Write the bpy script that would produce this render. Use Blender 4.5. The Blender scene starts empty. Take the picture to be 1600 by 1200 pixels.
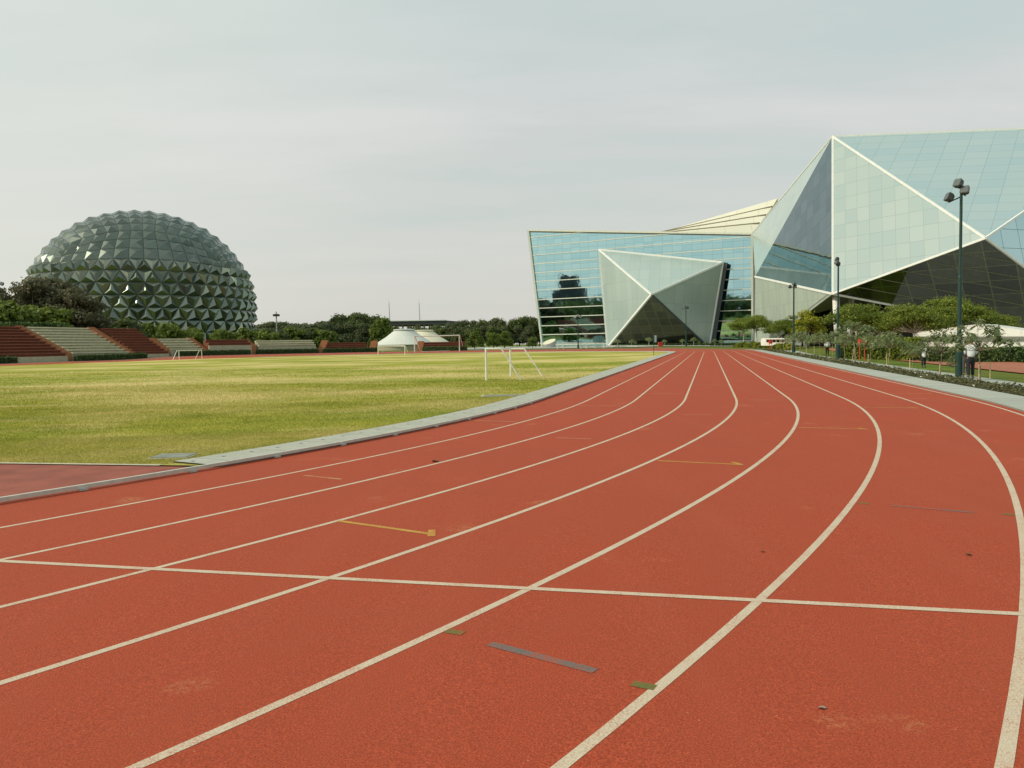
import bpy, math, random
import numpy as np
from mathutils import Vector, Matrix, Euler

# ------------------------------------------------------------------ camera, sky, sun, exposure
F = 1209.2; VP = 537.02; ROLL = -.016; YAW = .2495; K = .0121; H = 1.447
N0 = -4.236; S0 = 19.887; R0 = 36.5; LW = 1.22; SL = 84.39; PW = 1.1
PIT = math.atan((600 - VP) / F); CU, SU = math.cos(YAW), math.sin(YAW)
EXPOSURE = 0.13
SUN_DIR = Vector((-.82, -.17, .545)).normalized()      # towards the sun

scene = bpy.context.scene
cam = bpy.data.cameras.new("camera"); camo = bpy.data.objects.new("camera", cam)
scene.collection.objects.link(camo); scene.camera = camo
cam.sensor_width = 36; cam.lens = F / 1600 * 36; cam.clip_start = .05; cam.clip_end = 6000
_c, _s = math.cos(ROLL), math.sin(ROLL); _cp, _sp = math.cos(PIT), math.sin(PIT)
right = Vector((_c, _sp * _s, _cp * _s)); up = -Vector((_s, -_sp * _c, -_cp * _c)); back = Vector((0, -_cp, _sp))
camo.matrix_world = Matrix(((right.x, up.x, back.x, 0), (right.y, up.y, back.y, 0), (right.z, up.z, back.z, H), (0, 0, 0, 1)))

vs = scene.view_settings
vs.view_transform = 'Standard'; vs.look = 'None'; vs.gamma = 1; vs.exposure = EXPOSURE; vs.use_curve_mapping = False

def node(nt, typ, inputs=None, **props):
    n = nt.nodes.new(typ)
    for k, v in props.items(): setattr(n, k, v)
    for k, v in (inputs or {}).items():
        if isinstance(v, bpy.types.NodeSocket): nt.links.new(v, n.inputs[k])
        else: n.inputs[k].default_value = v
    return n
def col(c): return (c[0], c[1], c[2], 1)
def mixc(nt, fac, a, b, mode='MIX'):
    n = nt.nodes.new('ShaderNodeMix'); n.data_type = 'RGBA'; n.blend_type = mode
    for s, v in ((n.inputs[0], fac), (n.inputs[6], a), (n.inputs[7], b)):
        if isinstance(v, bpy.types.NodeSocket): nt.links.new(v, s)
        else: s.default_value = v if not isinstance(v, tuple) else col(v)
    return n.outputs[2]
def ramp(nt, fac, stops):
    n = nt.nodes.new('ShaderNodeValToRGB'); nt.links.new(fac, n.inputs[0]); e = n.color_ramp.elements
    while len(e) < len(stops): e.new(.5)
    for el, (p, c) in zip(e, stops):
        el.position = p; el.color = col(c) if isinstance(c, tuple) else (c, c, c, 1)
    return n.outputs[0]
def math_(nt, op, a, b=0.0, c=0.0, clamp=False):
    n = nt.nodes.new('ShaderNodeMath'); n.operation = op; n.use_clamp = clamp
    for i, v in enumerate((a, b, c)):
        if isinstance(v, bpy.types.NodeSocket): nt.links.new(v, n.inputs[i])
        else: n.inputs[i].default_value = v
    return n.outputs[0]
def noise(nt, vec, scale, detail=3, rough=.55, out=0):
    n = node(nt, 'ShaderNodeTexNoise', {'Scale': scale, 'Detail': detail, 'Roughness': rough})
    nt.links.new(vec, n.inputs['Vector']); return n.outputs[out]
def mapping(nt, vec, scale=(1, 1, 1), rot=(0, 0, 0)):
    return node(nt, 'ShaderNodeMapping', {'Vector': vec, 'Scale': scale, 'Rotation': rot}).outputs[0]

world = bpy.data.worlds.new("World"); scene.world = world; world.use_nodes = True
nt = world.node_tree; nt.nodes.clear()
sky = nt.nodes.new('ShaderNodeTexSky'); sky.sky_type = 'NISHITA'; sky.sun_disc = False
sky.sun_elevation = math.asin(SUN_DIR.z); sky.sun_rotation = math.atan2(SUN_DIR.x, SUN_DIR.y)
sky.air_density = 1.2; sky.dust_density = 3.0; sky.ozone_density = 1.0
tc = nt.nodes.new('ShaderNodeTexCoord'); gen = tc.outputs['Generated']
sep = node(nt, 'ShaderNodeSeparateXYZ', {0: gen})
zc = math_(nt, 'MAXIMUM', sep.outputs[2], 0.03)
flat = node(nt, 'ShaderNodeCombineXYZ', {0: math_(nt, 'DIVIDE', sep.outputs[0], math_(nt, 'ADD', zc, .12)), 1: math_(nt, 'DIVIDE', sep.outputs[1], math_(nt, 'ADD', zc, .12)), 2: 0.0}).outputs[0]
n1 = noise(nt, mapping(nt, flat, (.55, 1.5, 1), (0, 0, .35)), 1.1, 6, .55)
n2 = noise(nt, mapping(nt, flat, (.5, .9, 1), (0, 0, -.3)), .6, 3, .5)
veil = math_(nt, 'ADD', math_(nt, 'MULTIPLY', n1, .6), math_(nt, 'MULTIPLY', n2, .6))
cl = ramp(nt, veil, [(.47, (.500, .600, .580)), (.60, (.600, .632, .612)), (.72, (.69, .692, .672))])
cl = mixc(nt, ramp(nt, sep.outputs[2], [(.26, 0.0), (.5, .6)]), cl, (.43, .59, .565))
hz = ramp(nt, sep.outputs[2], [(0.0, 1.0), (.32, 0.0)])
cl2 = mixc(nt, hz, cl, (.655, .645, .595))
sunside = node(nt, 'ShaderNodeVectorMath', {0: gen, 1: (SUN_DIR.x, SUN_DIR.y, SUN_DIR.z)}, operation='DOT_PRODUCT').outputs['Value']
cl2 = mixc(nt, ramp(nt, sunside, [(.0, 0.0), (.9, .8)]), cl2, (.82, .84, .74))
skyc = mixc(nt, 1.0, sky.outputs[0], (.11, .11, .11), 'MULTIPLY')
final = mixc(nt, .88, skyc, cl2)
bg = node(nt, 'ShaderNodeBackground', {'Color': final, 'Strength': 1.0})
wo = nt.nodes.new('ShaderNodeOutputWorld'); nt.links.new(bg.outputs[0], wo.inputs[0])

sun = bpy.data.lights.new("sun", 'SUN'); suno = bpy.data.objects.new("sun", sun); scene.collection.objects.link(suno)
sun.energy = 2.6; sun.angle = math.radians(.8); sun.color = (1.0, .90, .71)
suno.rotation_euler = SUN_DIR.to_track_quat('Z', 'Y').to_euler(); suno.location = (-60, -20, 80)

# ------------------------------------------------------------------ geometry helpers
def P(S, N, z=0.0): return Vector((S * SU + N * CU, S * CU - N * SU, z))
def SN(x, y): return (x * SU + y * CU, x * CU - y * SU)
def ray(px, py):
    x = (px - 800) / F; y = (py - 600) / F
    x, y = _c * x + _s * y, -_s * x + _c * y
    return Vector((x, _cp - _sp * y, -(_sp + _cp * y)))
def at(px, py, Y):
    d = ray(px, py); return Vector((0, 0, H)) + d * (Y / d.y)
def onplane(px, py, p0, n):
    d = ray(px, py); o = Vector((0, 0, H)); return o + d * ((p0 - o).dot(n) / d.dot(n))
def sstep(a, b, t):
    t = max(0, min(1, (t - a) / (b - a))); return t * t * (3 - 2 * t)
def edist(S, N):
    ds = max(S0 - S, 0, S - S0 - SL); return math.hypot(ds, N - (N0 - R0)) - R0
def height(S, N):
    base = K * max(N, -12); e = edist(S, N)
    rise = .30 * max(0, min(1, e / 10)) * sstep(104, 118, S) * (1 - sstep(-12, 6, N))
    rise += .35 * max(0, min(1, (e - 12) / 60)) * sstep(104, 118, S) * (1 - sstep(-12, 40, N))
    if N < -12 or e < 9.76 + PW: return min(base, .12) + rise
    w = 1 - sstep(85, 125, S); d = e - 9.76 - PW
    drop = .22 * sstep(0, 1.6, d) + .15 * sstep(1.5, 5, d) + .35 * sstep(4, 14, d)
    return min(base, .10) * (1 - sstep(0, 3, d)) - drop * w + rise
def hit(px, py, z=0.0):
    d = ray(px, py); t = 2.0; p = 0
    while t < 900:
        if H + d.z * t < height(*SN(d.x * t, d.y * t)) + z:
            a, b = p, t
            for _ in range(24):
                m = (a + b) / 2
                if H + d.z * m < height(*SN(d.x * m, d.y * m)) + z: b = m
                else: a = m
            return Vector((d.x * b, d.y * b, H + d.z * b))
        p = t; t += .25 * (1 + t * .02)
    return Vector((d.x * 900, d.y * 900, 0))
def ground(x, y): return height(*SN(x, y))

def tag(o, label=None, cat=None, group=None, kind=None):
    if label: o['label'] = label
    if cat: o['category'] = cat
    if group: o['group'] = group
    if kind: o['kind'] = kind
    return o
def empty(name, loc=(0, 0, 0), label=None, cat=None, group=None):
    o = bpy.data.objects.new(name, None); scene.collection.objects.link(o); o.location = loc
    o.empty_display_size = .2
    return tag(o, label, cat, group)
def origin(parent):
    v = Vector((0, 0, 0))
    while parent is not None: v += Vector(parent.location); parent = parent.parent
    return v
def link(name, me, mat, parent=None):
    o = bpy.data.objects.new(name, me); scene.collection.objects.link(o)
    if mat: me.materials.append(mat)
    if parent: o.parent = parent
    return o
def npmesh(name, V, k, mat, parent=None, tint=None, sub=True):
    """V: (n*k,3) array, every k rows one face"""
    V = np.asarray(V, np.float32).reshape(-1, 3)
    if parent is not None and sub: V = V - np.array(origin(parent), np.float32)
    n = len(V) // k; me = bpy.data.meshes.new(name)
    me.vertices.add(len(V)); me.vertices.foreach_set('co', V.ravel())
    me.loops.add(len(V)); me.loops.foreach_set('vertex_index', np.arange(len(V), dtype=np.int32))
    me.polygons.add(n); me.polygons.foreach_set('loop_start', np.arange(0, n * k, k, dtype=np.int32))
    me.update(calc_edges=True)
    if tint is not None:
        a = me.attributes.new('tint', 'FLOAT', 'FACE'); a.data.foreach_set('value', np.asarray(tint, np.float32))
    return link(name, me, mat, parent)

class MB:
    def __init__(s): s.v = []; s.f = []; s.uv = []
    def face(s, pts, uv=None):
        i = len(s.v); s.v += [tuple(p) for p in pts]; s.f.append(list(range(i, i + len(pts))))
        s.uv.append(uv or [(0, 0)] * len(pts)); return s
    def box(s, c, size, rot=None, taper=1.0):
        c = Vector(c); h = Vector(size) / 2; q = []
        for dz in (-1, 1):
            t = taper if dz > 0 else 1
            for dx, dy in ((-1, -1), (1, -1), (1, 1), (-1, 1)):
                p = Vector((dx * h.x * t, dy * h.y * t, dz * h.z))
                if rot is not None: p = rot @ p
                q.append(c + p)
        i = len(s.v); s.v += [tuple(p) for p in q]
        for f in ((3, 2, 1, 0), (4, 5, 6, 7), (0, 1, 5, 4), (1, 2, 6, 5), (2, 3, 7, 6), (3, 0, 4, 7)):
            s.f.append([i + k for k in f]); s.uv.append([(0, 0)] * 4)
        return s
    def tube(s, pts, rad, n=8, cap=True):
        pts = [Vector(p) for p in pts]
        if not isinstance(rad, (list, tuple)): rad = [rad] * len(pts)
        rings = []
        for i, p in enumerate(pts):
            d = (pts[min(i + 1, len(pts) - 1)] - pts[max(i - 1, 0)]).normalized()
            a = d.orthogonal().normalized() if abs(d.z) > .9 else d.cross(Vector((0, 0, 1))).normalized()
            if abs(d.z) > .9: a = (Vector((1, 0, 0)) - d * d.x).normalized()
            b = d.cross(a); j = len(s.v)
            for k in range(n):
                t = 2 * math.pi * k / n; s.v.append(tuple(p + (a * math.cos(t) + b * math.sin(t)) * rad[i]))
            rings.append(j)
        for r0, r1 in zip(rings, rings[1:]):
            for k in range(n):
                s.f.append([r0 + k, r0 + (k + 1) % n, r1 + (k + 1) % n, r1 + k]); s.uv.append([(0, 0)] * 4)
        if cap:
            s.f.append([rings[0] + k for k in range(n)][::-1]); s.uv.append([(0, 0)] * n)
            s.f.append([rings[-1] + k for k in range(n)]); s.uv.append([(0, 0)] * n)
        return s
    def bar(s, p0, p1, w, h, upv=(0, 0, 1)):
        p0, p1 = Vector(p0), Vector(p1); d = (p1 - p0); L = d.length; d.normalize()
        u = Vector(upv); a = d.cross(u)
        if a.length < 1e-4: a = d.cross(Vector((0, 1, 0)))
        a.normalize(); b = a.cross(d)
        R = Matrix((a, d, b)).transposed()
        return s.box((p0 + p1) / 2, (w, L, h), R)
    def slab(s, pts, thick, ref=None, vax=None, uax=None):
        """planar polygon given a thickness behind it; front turned to ref (default the camera)"""
        pts = [Vector(p) for p in pts]
        n = Vector((0, 0, 0))
        for i in range(len(pts)): n += (pts[i] - pts[0]).cross(pts[(i + 1) % len(pts)] - pts[0])
        n.normalize()
        ref = Vector((0, 0, H)) if ref is None else Vector(ref)
        if n.dot(ref - pts[0]) < 0: pts = pts[::-1]; n = -n
        ua = Vector((0, 0, 1)).cross(n); ua = ua.normalized() if ua.length > 1e-3 else Vector((1, 0, 0))
        if vax is not None:
            va = (Vector(vax) - n * n.dot(Vector(vax))).normalized(); ua = va.cross(n)
        va = n.cross(ua); o = pts[0]
        if uax is not None:      # panel joints that are not square to each other
            U = (Vector(uax) - n * n.dot(Vector(uax))).normalized(); g_ = U.dot(va); k_ = 1 - g_ * g_
            uv_ = lambda p: (((p - o).dot(U) - g_ * (p - o).dot(va)) / k_ + 200, ((p - o).dot(va) - g_ * (p - o).dot(U)) / k_ + 200)
        else: uv_ = lambda p: ((p - o).dot(ua) + 200, (p - o).dot(va) + 200)
        s.face(pts, [uv_(p) for p in pts])
        bk = [p - n * thick for p in pts]; s.face(bk[::-1])
        for i in range(len(pts)):
            j = (i + 1) % len(pts); s.face([pts[i], bk[i], bk[j], pts[j]])
        return s
    def build(s, name, mat, parent=None, smooth=False, sub=True):
        me = bpy.data.meshes.new(name); o0 = origin(parent) if (parent is not None and sub) else Vector((0, 0, 0))
        me.from_pydata([(p[0] - o0.x, p[1] - o0.y, p[2] - o0.z) for p in s.v], [], s.f)
        if any(u[0] != (0, 0) or u[1] != (0, 0) for u in s.uv):
            L = me.uv_layers.new(name='uv')
            flatuv = [c for u in s.uv for p in u for c in p]; L.data.foreach_set('uv', flatuv)
        me.validate()
        if smooth: me.polygons.foreach_set('use_smooth', [True] * len(me.polygons))
        me.update(); return link(name, me, mat, parent)
def kids(o): return [c for c in bpy.data.objects if c.parent == o]
_kids = {}
def copy_tree(o, parent=None, depth=0):
    c = o.copy(); scene.collection.objects.link(c)
    if parent is not None: c.parent = parent
    if o.name not in _kids: _kids[o.name] = kids(o)
    for ch in _kids[o.name]: copy_tree(ch, c, depth + 1)
    return c

# ------------------------------------------------------------------ materials
M = {}
def newmat(name):
    m = bpy.data.materials.new(name); m.use_nodes = True; t = m.node_tree; t.nodes.clear()
    o = t.nodes.new('ShaderNodeOutputMaterial'); b = t.nodes.new('ShaderNodeBsdfPrincipled'); t.links.new(b.outputs[0], o.inputs[0])
    M[name] = m; return m, t, b, o
def setb(t, b, **kw):
    names = dict(base='Base Color', rough='Roughness', metal='Metallic', spec='Specular IOR Level', normal='Normal', sub='Subsurface Weight', coat='Coat Weight')
    for k, v in kw.items():
        s = b.inputs[names[k]]
        if isinstance(v, bpy.types.NodeSocket): t.links.new(v, s)
        else: s.default_value = col(v) if isinstance(v, tuple) else v
def bump(t, hgt, strength=.3, dist=.01):
    return node(t, 'ShaderNodeBump', {'Height': hgt, 'Strength': strength, 'Distance': dist}).outputs[0]
def simple(name, c, rough=.6, metal=0.0, var=.15, scale=6.0, bmp=0.0, spec=.4, dirt=None):
    m, t, b, o = newmat(name)
    v = node(t, 'ShaderNodeTexCoord').outputs['Object']
    n = noise(t, v, scale, 5, .6)
    d = tuple(x * (1 - var) for x in c); l = tuple(min(1, x * (1 + var)) for x in c)
    cc = ramp(t, n, [(.3, d), (.7, l)])
    if dirt: cc = mixc(t, ramp(t, noise(t, v, scale * .22, 4, .65), [(.5, 0.0), (.72, .7)]), cc, dirt)
    setb(t, b, base=cc, rough=rough, metal=metal, spec=spec)
    if bmp: setb(t, b, normal=bump(t, noise(t, v, scale * 6, 3), bmp, .02))
    return m
def leafmat(name, dark, mid, light, nscale=.6, trans=.3):
    m, t, b, o = newmat(name)
    v = node(t, 'ShaderNodeTexCoord').outputs['Object']
    a = node(t, 'ShaderNodeAttribute', attribute_name='tint').outputs['Fac']
    f = math_(t, 'ADD', math_(t, 'MULTIPLY', a, .55), math_(t, 'MULTIPLY', noise(t, v, nscale, 3), .5))
    info = node(t, 'ShaderNodeObjectInfo').outputs['Random']
    f = math_(t, 'ADD', f, math_(t, 'MULTIPLY_ADD', info, .16, -.08))
    c = ramp(t, f, [(.25, dark), (.5, mid), (.8, light)])
    setb(t, b, base=c, rough=.55, spec=.25)
    tr = node(t, 'ShaderNodeBsdfTranslucent', {'Color': mixc(t, .5, c, light)})
    mx = node(t, 'ShaderNodeMixShader', {0: trans, 1: b.outputs[0], 2: tr.outputs[0]}); t.links.new(mx.outputs[0], o.inputs[0])
    return m
def panel(name, c1, c2, joint, bw, bh, metal=.6, rough=.15, msize=.05, streak=.0, spec=.5, wob=0.0, joint_mix=.8, bias=0.0):
    """cladding or glazing panels: joints and a slight tint difference from panel to panel"""
    m, t, b, o = newmat(name)
    uv = node(t, 'ShaderNodeUVMap').outputs[0]
    br = node(t, 'ShaderNodeTexBrick', {'Vector': uv, 'Color1': col(c1), 'Color2': col(c2), 'Mortar': col(tuple(joint[i] * joint_mix + c1[i] * (1 - joint_mix) for i in range(3))), 'Scale': 1.0, 'Mortar Size': msize, 'Mortar Smooth': .1, 'Bias': bias, 'Brick Width': bw, 'Row Height': bh}, offset=0.0, squash=1.0)
    c = br.outputs[0]
    if streak:
        s = noise(t, mapping(t, uv, (1.4, .06, 1)), 1.0, 4, .7)
        c = mixc(t, math_(t, 'MULTIPLY', ramp(t, s, [(.45, 0.0), (.75, 1.0)]), streak), c, tuple(x * .55 for x in c1))
    setb(t, b, base=c, rough=rough, metal=metal, spec=spec)
    if wob: setb(t, b, normal=bump(t, noise(t, mapping(t, uv, (.35, .35, 1)), 1.0, 2), wob, .05))
    return m

def track_mat():
    m, t, b, o = newmat('track_rubber')
    g = node(t, 'ShaderNodeNewGeometry').outputs['Position']
    fine = noise(t, g, 120, 3, .8); mid = noise(t, g, 30, 4, .7); big = noise(t, g, .55, 5, .6)
    lane = noise(t, mapping(t, g, (1.6, .12, 1), (0, 0, YAW)), 1.0, 4, .6)
    c = ramp(t, fine, [(.32, (.19, .029, .012)), (.5, (.395, .062, .026)), (.68, (.56, .118, .054))])
    c = mixc(t, ramp(t, mid, [(.35, .35), (.65, 0.0)]), c, (.27, .06, .032))
    c = mixc(t, ramp(t, big, [(.36, .34), (.6, 0.0)]), c, (.32, .066, .032))
    c = mixc(t, ramp(t, lane, [(.50, 0.0), (.76, .14)]), c, (.44, .12, .06))
    dust = node(t, 'ShaderNodeTexVoronoi', {'Vector': g, 'Scale': 11.0})
    c = mixc(t, ramp(t, dust.outputs['Distance'], [(.02, .55), (.05, 0.0)]), c, (.62, .42, .22))
    patch = noise(t, g, 1.1, 2, .5)
    c = mixc(t, math_(t, 'MULTIPLY', ramp(t, patch, [(.66, 0.0), (.74, .6)]), ramp(t, mid, [(.45, 0.0), (.65, 1.0)])), c, (.50, .30, .14))
    setb(t, b, base=c, rough=.85, spec=.18, normal=bump(t, math_(t, 'ADD', fine, math_(t, 'MULTIPLY', mid, .7)), .55, .006))
    return m
def paint_mat(name, c, wear=.45, under=(.40, .078, .036), th=.57):
    m, t, b, o = newmat(name)
    g = node(t, 'ShaderNodeNewGeometry').outputs['Position']
    f1 = noise(t, g, 110, 3, .8); f2 = noise(t, g, 4.0, 5, .65)
    w = math_(t, 'ADD', math_(t, 'MULTIPLY', f1, .75), math_(t, 'MULTIPLY', f2, .35))
    cc = mixc(t, ramp(t, noise(t, g, 150, 2), [(.35, .55), (.6, 0.0)]), c, tuple(x * .5 for x in c))
    cc = mixc(t, ramp(t, w, [(th, 0.0), (th + .12, min(1, wear * 1.7))]), cc, under)
    setb(t, b, base=cc, rough=.8, spec=.2, normal=bump(t, f1, .4, .004))
    return m
def grass_ground(name, a, bcol, dry, soil, blade=False):
    m, t, b, o = newmat(name)
    g = node(t, 'ShaderNodeNewGeometry').outputs['Position']
    big = noise(t, mapping(t, g, (.085, .10, 1), (0, 0, .1)), 1.0, 5, .6); mid = noise(t, mapping(t, g, (.5, .9, 1)), 1.0, 5, .65); fine = noise(t, g, 28, 4, .75)
    c = ramp(t, mid, [(.3, a), (.7, bcol)])
    c = mixc(t, ramp(t, noise(t, mapping(t, g, (.09, .22, 1), (0, 0, .5)), 1.0, 4, .6), [(.45, 0.0), (.62, .6)]), c, tuple(x * k for x, k in zip(a, (.8, 1.0, .9))))
    c = mixc(t, ramp(t, big, [(.44, 0.0), (.6, .9)]), c, dry)
    c = mixc(t, ramp(t, fine, [(.3, .55), (.6, 0.0)]), c, tuple(x * .5 for x in a))
    c = mixc(t, math_(t, 'MULTIPLY', ramp(t, noise(t, mapping(t, g, (.16, .5, 1)), 1.0, 4, .7), [(.55, 0.0), (.7, .8)]), .8), c, soil)
    if blade:
        at_ = node(t, 'ShaderNodeAttribute', attribute_name='tint').outputs['Fac']
        c = mixc(t, ramp(t, at_, [(0.0, .30), (.6, 0.0)]), c, tuple(x * .45 for x in a)); c = mixc(t, ramp(t, at_, [(.75, 0.0), (1.0, .6)]), c, dry)  # low tint darkens random blades, shadow among the grass put into colour
        setb(t, b, base=c, rough=.8, spec=.15); tr = node(t, 'ShaderNodeBsdfTranslucent', {'Color': c})
        mx = node(t, 'ShaderNodeMixShader', {0: .4, 1: b.outputs[0], 2: tr.outputs[0]}); t.links.new(mx.outputs[0], o.inputs[0]); return m
    setb(t, b, base=c, rough=.95, spec=.1, normal=bump(t, fine, .8, .04))
    return m
# ------------------------------------------------------------------ ground, track, markings
NC = N0 - R0
def oval(step_near=.5, a_from=None):
    """(S, N, nS, nN, arclength) round the running line, starting at the camera's straight"""
    out = []; L = 0
    def add(S, N, a, b):
        nonlocal L
        if out: L += math.hypot(S - out[-1][0], N - out[-1][1])
        out.append((S, N, a, b, L))
    n = int(SL / 1.0)
    for i in range(n + 1): add(S0 + SL * i / n, N0, 0, 1)
    for i in range(1, 91):
        t = math.pi * i / 90; add(S0 + SL + R0 * math.sin(t), NC + R0 * math.cos(t), math.sin(t), math.cos(t))
    for i in range(1, 31): add(S0 + SL - SL * i / 30, NC - R0, 0, -1)
    for i in range(1, 261):
        t = math.pi + math.pi * i / 260; add(S0 + R0 * math.sin(t), NC + R0 * math.cos(t), math.sin(t), math.cos(t))
    return out
OV = oval()
def strip(mb, es, dz, path=None, keep=None):
    path = path or OV
    for p, q in zip(path, path[1:]):
        if keep and not (keep(p) and keep(q)): continue
        for e0, e1 in zip(es, es[1:]):
            pts = []
            for (a, e) in ((p, e0), (p, e1), (q, e1), (q, e0)):
                S, N = a[0] + a[2] * e, a[1] + a[3] * e; pts.append(P(S, N, height(S, N) + dz))
            mb.face(pts[::-1], [(q[4], e0), (q[4], e1), (p[4], e1), (p[4], e0)])
    return mb
track_mat()
paint_mat('line_cream', (.62, .525, .395)); paint_mat('line_yellow', (.55, .36, .07), .8, th=.52); paint_mat('line_pale', (.58, .36, .2), 1.0, th=.5)
paint_mat('line_blue', (.13, .155, .15), .75, th=.52); paint_mat('line_green', (.12, .16, .045), .75, th=.52)
LAWN = ((.265, .295, .036), (.48, .455, .070), (.72, .59, .25), (.66, .51, .22))
grass_ground('lawn', *LAWN); grass_ground('grass_blade', *LAWN, blade=True)
grass_ground('outer_ground', (.10, .15, .016), (.20, .26, .035), (.16, .17, .04), (.16, .13, .06))
grass_ground('far_ground', (.05, .07, .015), (.09, .10, .03), (.15, .13, .06), (.14, .10, .06))
panel('paving', (.36, .39, .34), (.41, .43, .38), (.18, .19, .17), 1.2, 1.1, 0, .85, .012, .35, .2)
simple('soil', (.085, .062, .038), .95, var=.4, scale=9, bmp=.6)
simple('concrete_curb', (.46, .42, .30), .8, var=.2, scale=14, bmp=.2)
simple('kerb_alu', (.52, .53, .46), .55, .15, .12, 12, .1)
simple('red_path', (.36, .105, .05), .9, var=.15, scale=3)
simple('apron_red', (.22, .095, .06), .9, var=.2, scale=2)

def kindo(o, kind='structure'): o['kind'] = kind; return o
# ground sheet
def axis(*segs):
    v = []
    for a, b, st in segs: v += list(np.arange(a, b, st))
    return v + [segs[-1][1]]
aS = axis((-900, -400, 125), (-400, -60, 40), (-60, 130, 2.0), (130, 260, 5), (260, 460, 20), (460, 900, 110))
aN = axis((-900, -400, 125), (-400, -140, 26), (-140, -90, 5), (-90, 4, 4), (4, 26, .5), (26, 60, 4), (60, 200, 20), (200, 900, 100))
mb = MB(); idx = {}
for i, S in enumerate(aS):
    for j, N in enumerate(aN):
        e = edist(S, N); z = height(S, N) - (.07 if e < 9.76 + PW + .1 else 0)
        idx[i, j] = len(mb.v); mb.v.append(tuple(P(S, N, z)))
for i in range(len(aS) - 1):
    for j in range(len(aN) - 1):
        mb.f.append([idx[i, j], idx[i, j + 1], idx[i + 1, j + 1], idx[i + 1, j]]); mb.uv.append([(0, 0)] * 4)
kindo(mb.build('ground', M['outer_ground'], smooth=True))

trk = strip(MB(), [-.10, 0, 1.22, 2.44, 3.66, 4.88, 6.1, 7.32, 8.54, 9.76, 9.95], 0).build('running_track', M['track_rubber']); kindo(trk)
for i in range(1, 9):
    kindo(strip(MB(), [LW * i - .026, LW * i + .026], .0015).build('lane_line', M['line_cream'], trk))
mb = MB(); prev = None
for k in range(61):
    N = -7.6 + (2.84 + 7.6) * k / 60; a = P(4.395, N, height(4.4, N) + .0028); b = P(4.45, N, height(4.45, N) + .0028)
    if prev: mb.face([prev[0], prev[1], b, a])
    prev = (a, b)
kindo(mb.build('finish_line', M['line_cream'], trk))
def gmark(mb, p, q, w, dz=.012):
    a, b = hit(*p), hit(*q); d = (b - a); d.z = 0; s = Vector((d.y, -d.x, 0)).normalized() * w / 2
    n = max(1, int(d.length / .3)); pts = []
    for i in range(n + 1):
        c = a.lerp(b, i / n); row = []
        for k in (-1, 1):
            x = c + s * k; row.append(Vector((x.x, x.y, ground(x.x, x.y) + dz)))
        pts.append(row)
    for r0, r1 in zip(pts, pts[1:]): mb.face([r0[0], r0[1], r1[1], r1[0]][::-1])
def mark(name, mat, segs):
    mb = MB()
    for p, q, w in segs: gmark(mb, p, q, w, .0022 + .0008 * len(mb.f) / 40)
    kindo(mb.build(name, M[mat], trk))
mark('relay_mark', 'line_yellow', [((529, 814), (676, 835), .05), ((674, 838), (675, 828), .06)])
mark('relay_arrow', 'line_yellow', [((1028, 720), (1158, 726), .05), ((1144, 722), (1160, 726.6), .05)])
mark('relay_arrow', 'line_yellow', [((1248, 668), (1354, 670.5), .05), ((1340, 668.6), (1356, 670.8), .05)])
mark('relay_arrow', 'line_yellow', [((1350, 636.4), (1433, 637.5), .05), ((1418, 636.2), (1435, 637.7), .05)])
mark('relay_arrow', 'line_yellow', [((1395, 615.2), (1458, 615), .05)])
for p, q in (((475, 743), (533, 749)), ((868, 684), (924, 686)), ((742, 657), (808, 659)), ((1068, 648), (1115, 648.4)), ((905, 634), (970, 634.3)), ((1172, 625), (1211, 625)),
             ((1230, 607.6), (1263, 607.6)), ((1085, 601.5), (1132, 601)), ((1009, 615), (1066, 615.3))):
    mark('relay_mark', 'line_pale', [(p, q, .05)])
mark('hurdle_mark', 'line_blue', [((765, 1006), (930, 1049), .055)])
mark('hurdle_mark', 'line_blue', [((1393, 790), (1521, 801), .04)])
for p, q in (((698, 986), (724, 990)), ((988, 1068), (1024, 1075)), ((1342, 786), (1358, 787.4)), ((1566, 803), (1586, 805))): mark('hurdle_mark', 'line_green', [(p, q, .055)])

# infield: grass, red end zone, drain cover slabs
def infield(name, mat, eo, lo, hi, dz, nstep=.5):
    R = R0 + eo; mb = MB(); N = NC - R + .01; cols = []
    while N < NC + R:
        w = math.sqrt(max(0, R * R - (N - NC) ** 2)); a = max(lo, S0 - w); b = min(hi, S0 + SL + w)
        cols.append((N, a, b)); N += nstep if N > NC + R - 12 else 3
    cols.append((NC + R - .005, S0, S0 + SL))
    for (n0, a0, b0), (n1, a1, b1) in zip(cols, cols[1:]):
        if b0 <= a0 or b1 <= a1: continue
        k = max(1, int((b0 - a0) / 20))
        for i in range(k):
            f = lambda a, b, t: a + (b - a) * t
            q = [(f(a0, b0, i / k), n0), (f(a0, b0, (i + 1) / k), n0), (f(a1, b1, (i + 1) / k), n1), (f(a1, b1, i / k), n1)]
            mb.face([P(S, n, height(S, n) + dz) for S, n in q])
    o = mb.build(name, M[mat]); kindo(o); return o
SD = 8.72
field = infield('field', 'lawn', -.07, SD, 400, .0, .25)
simple('apron_dark', (.26, .07, .045), .9, var=.22, scale=2.2, bmp=.3)
infield('end_zone', 'apron_dark', -.06, -50, SD - .1, .0, .25)
mb = MB()
for i in range(60):
    a, b = -7.0 - i * .6, -7.0 - (i + 1) * .6
    mb.face([P(SD - .1, a, height(SD, a) + .012), P(SD, a, height(SD, a) + .012), P(SD, b, height(SD, b) + .012), P(SD - .1, b, height(SD, b) + .012)][::-1])
kindo(mb.build('edging_strip', M['concrete_curb']))
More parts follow.
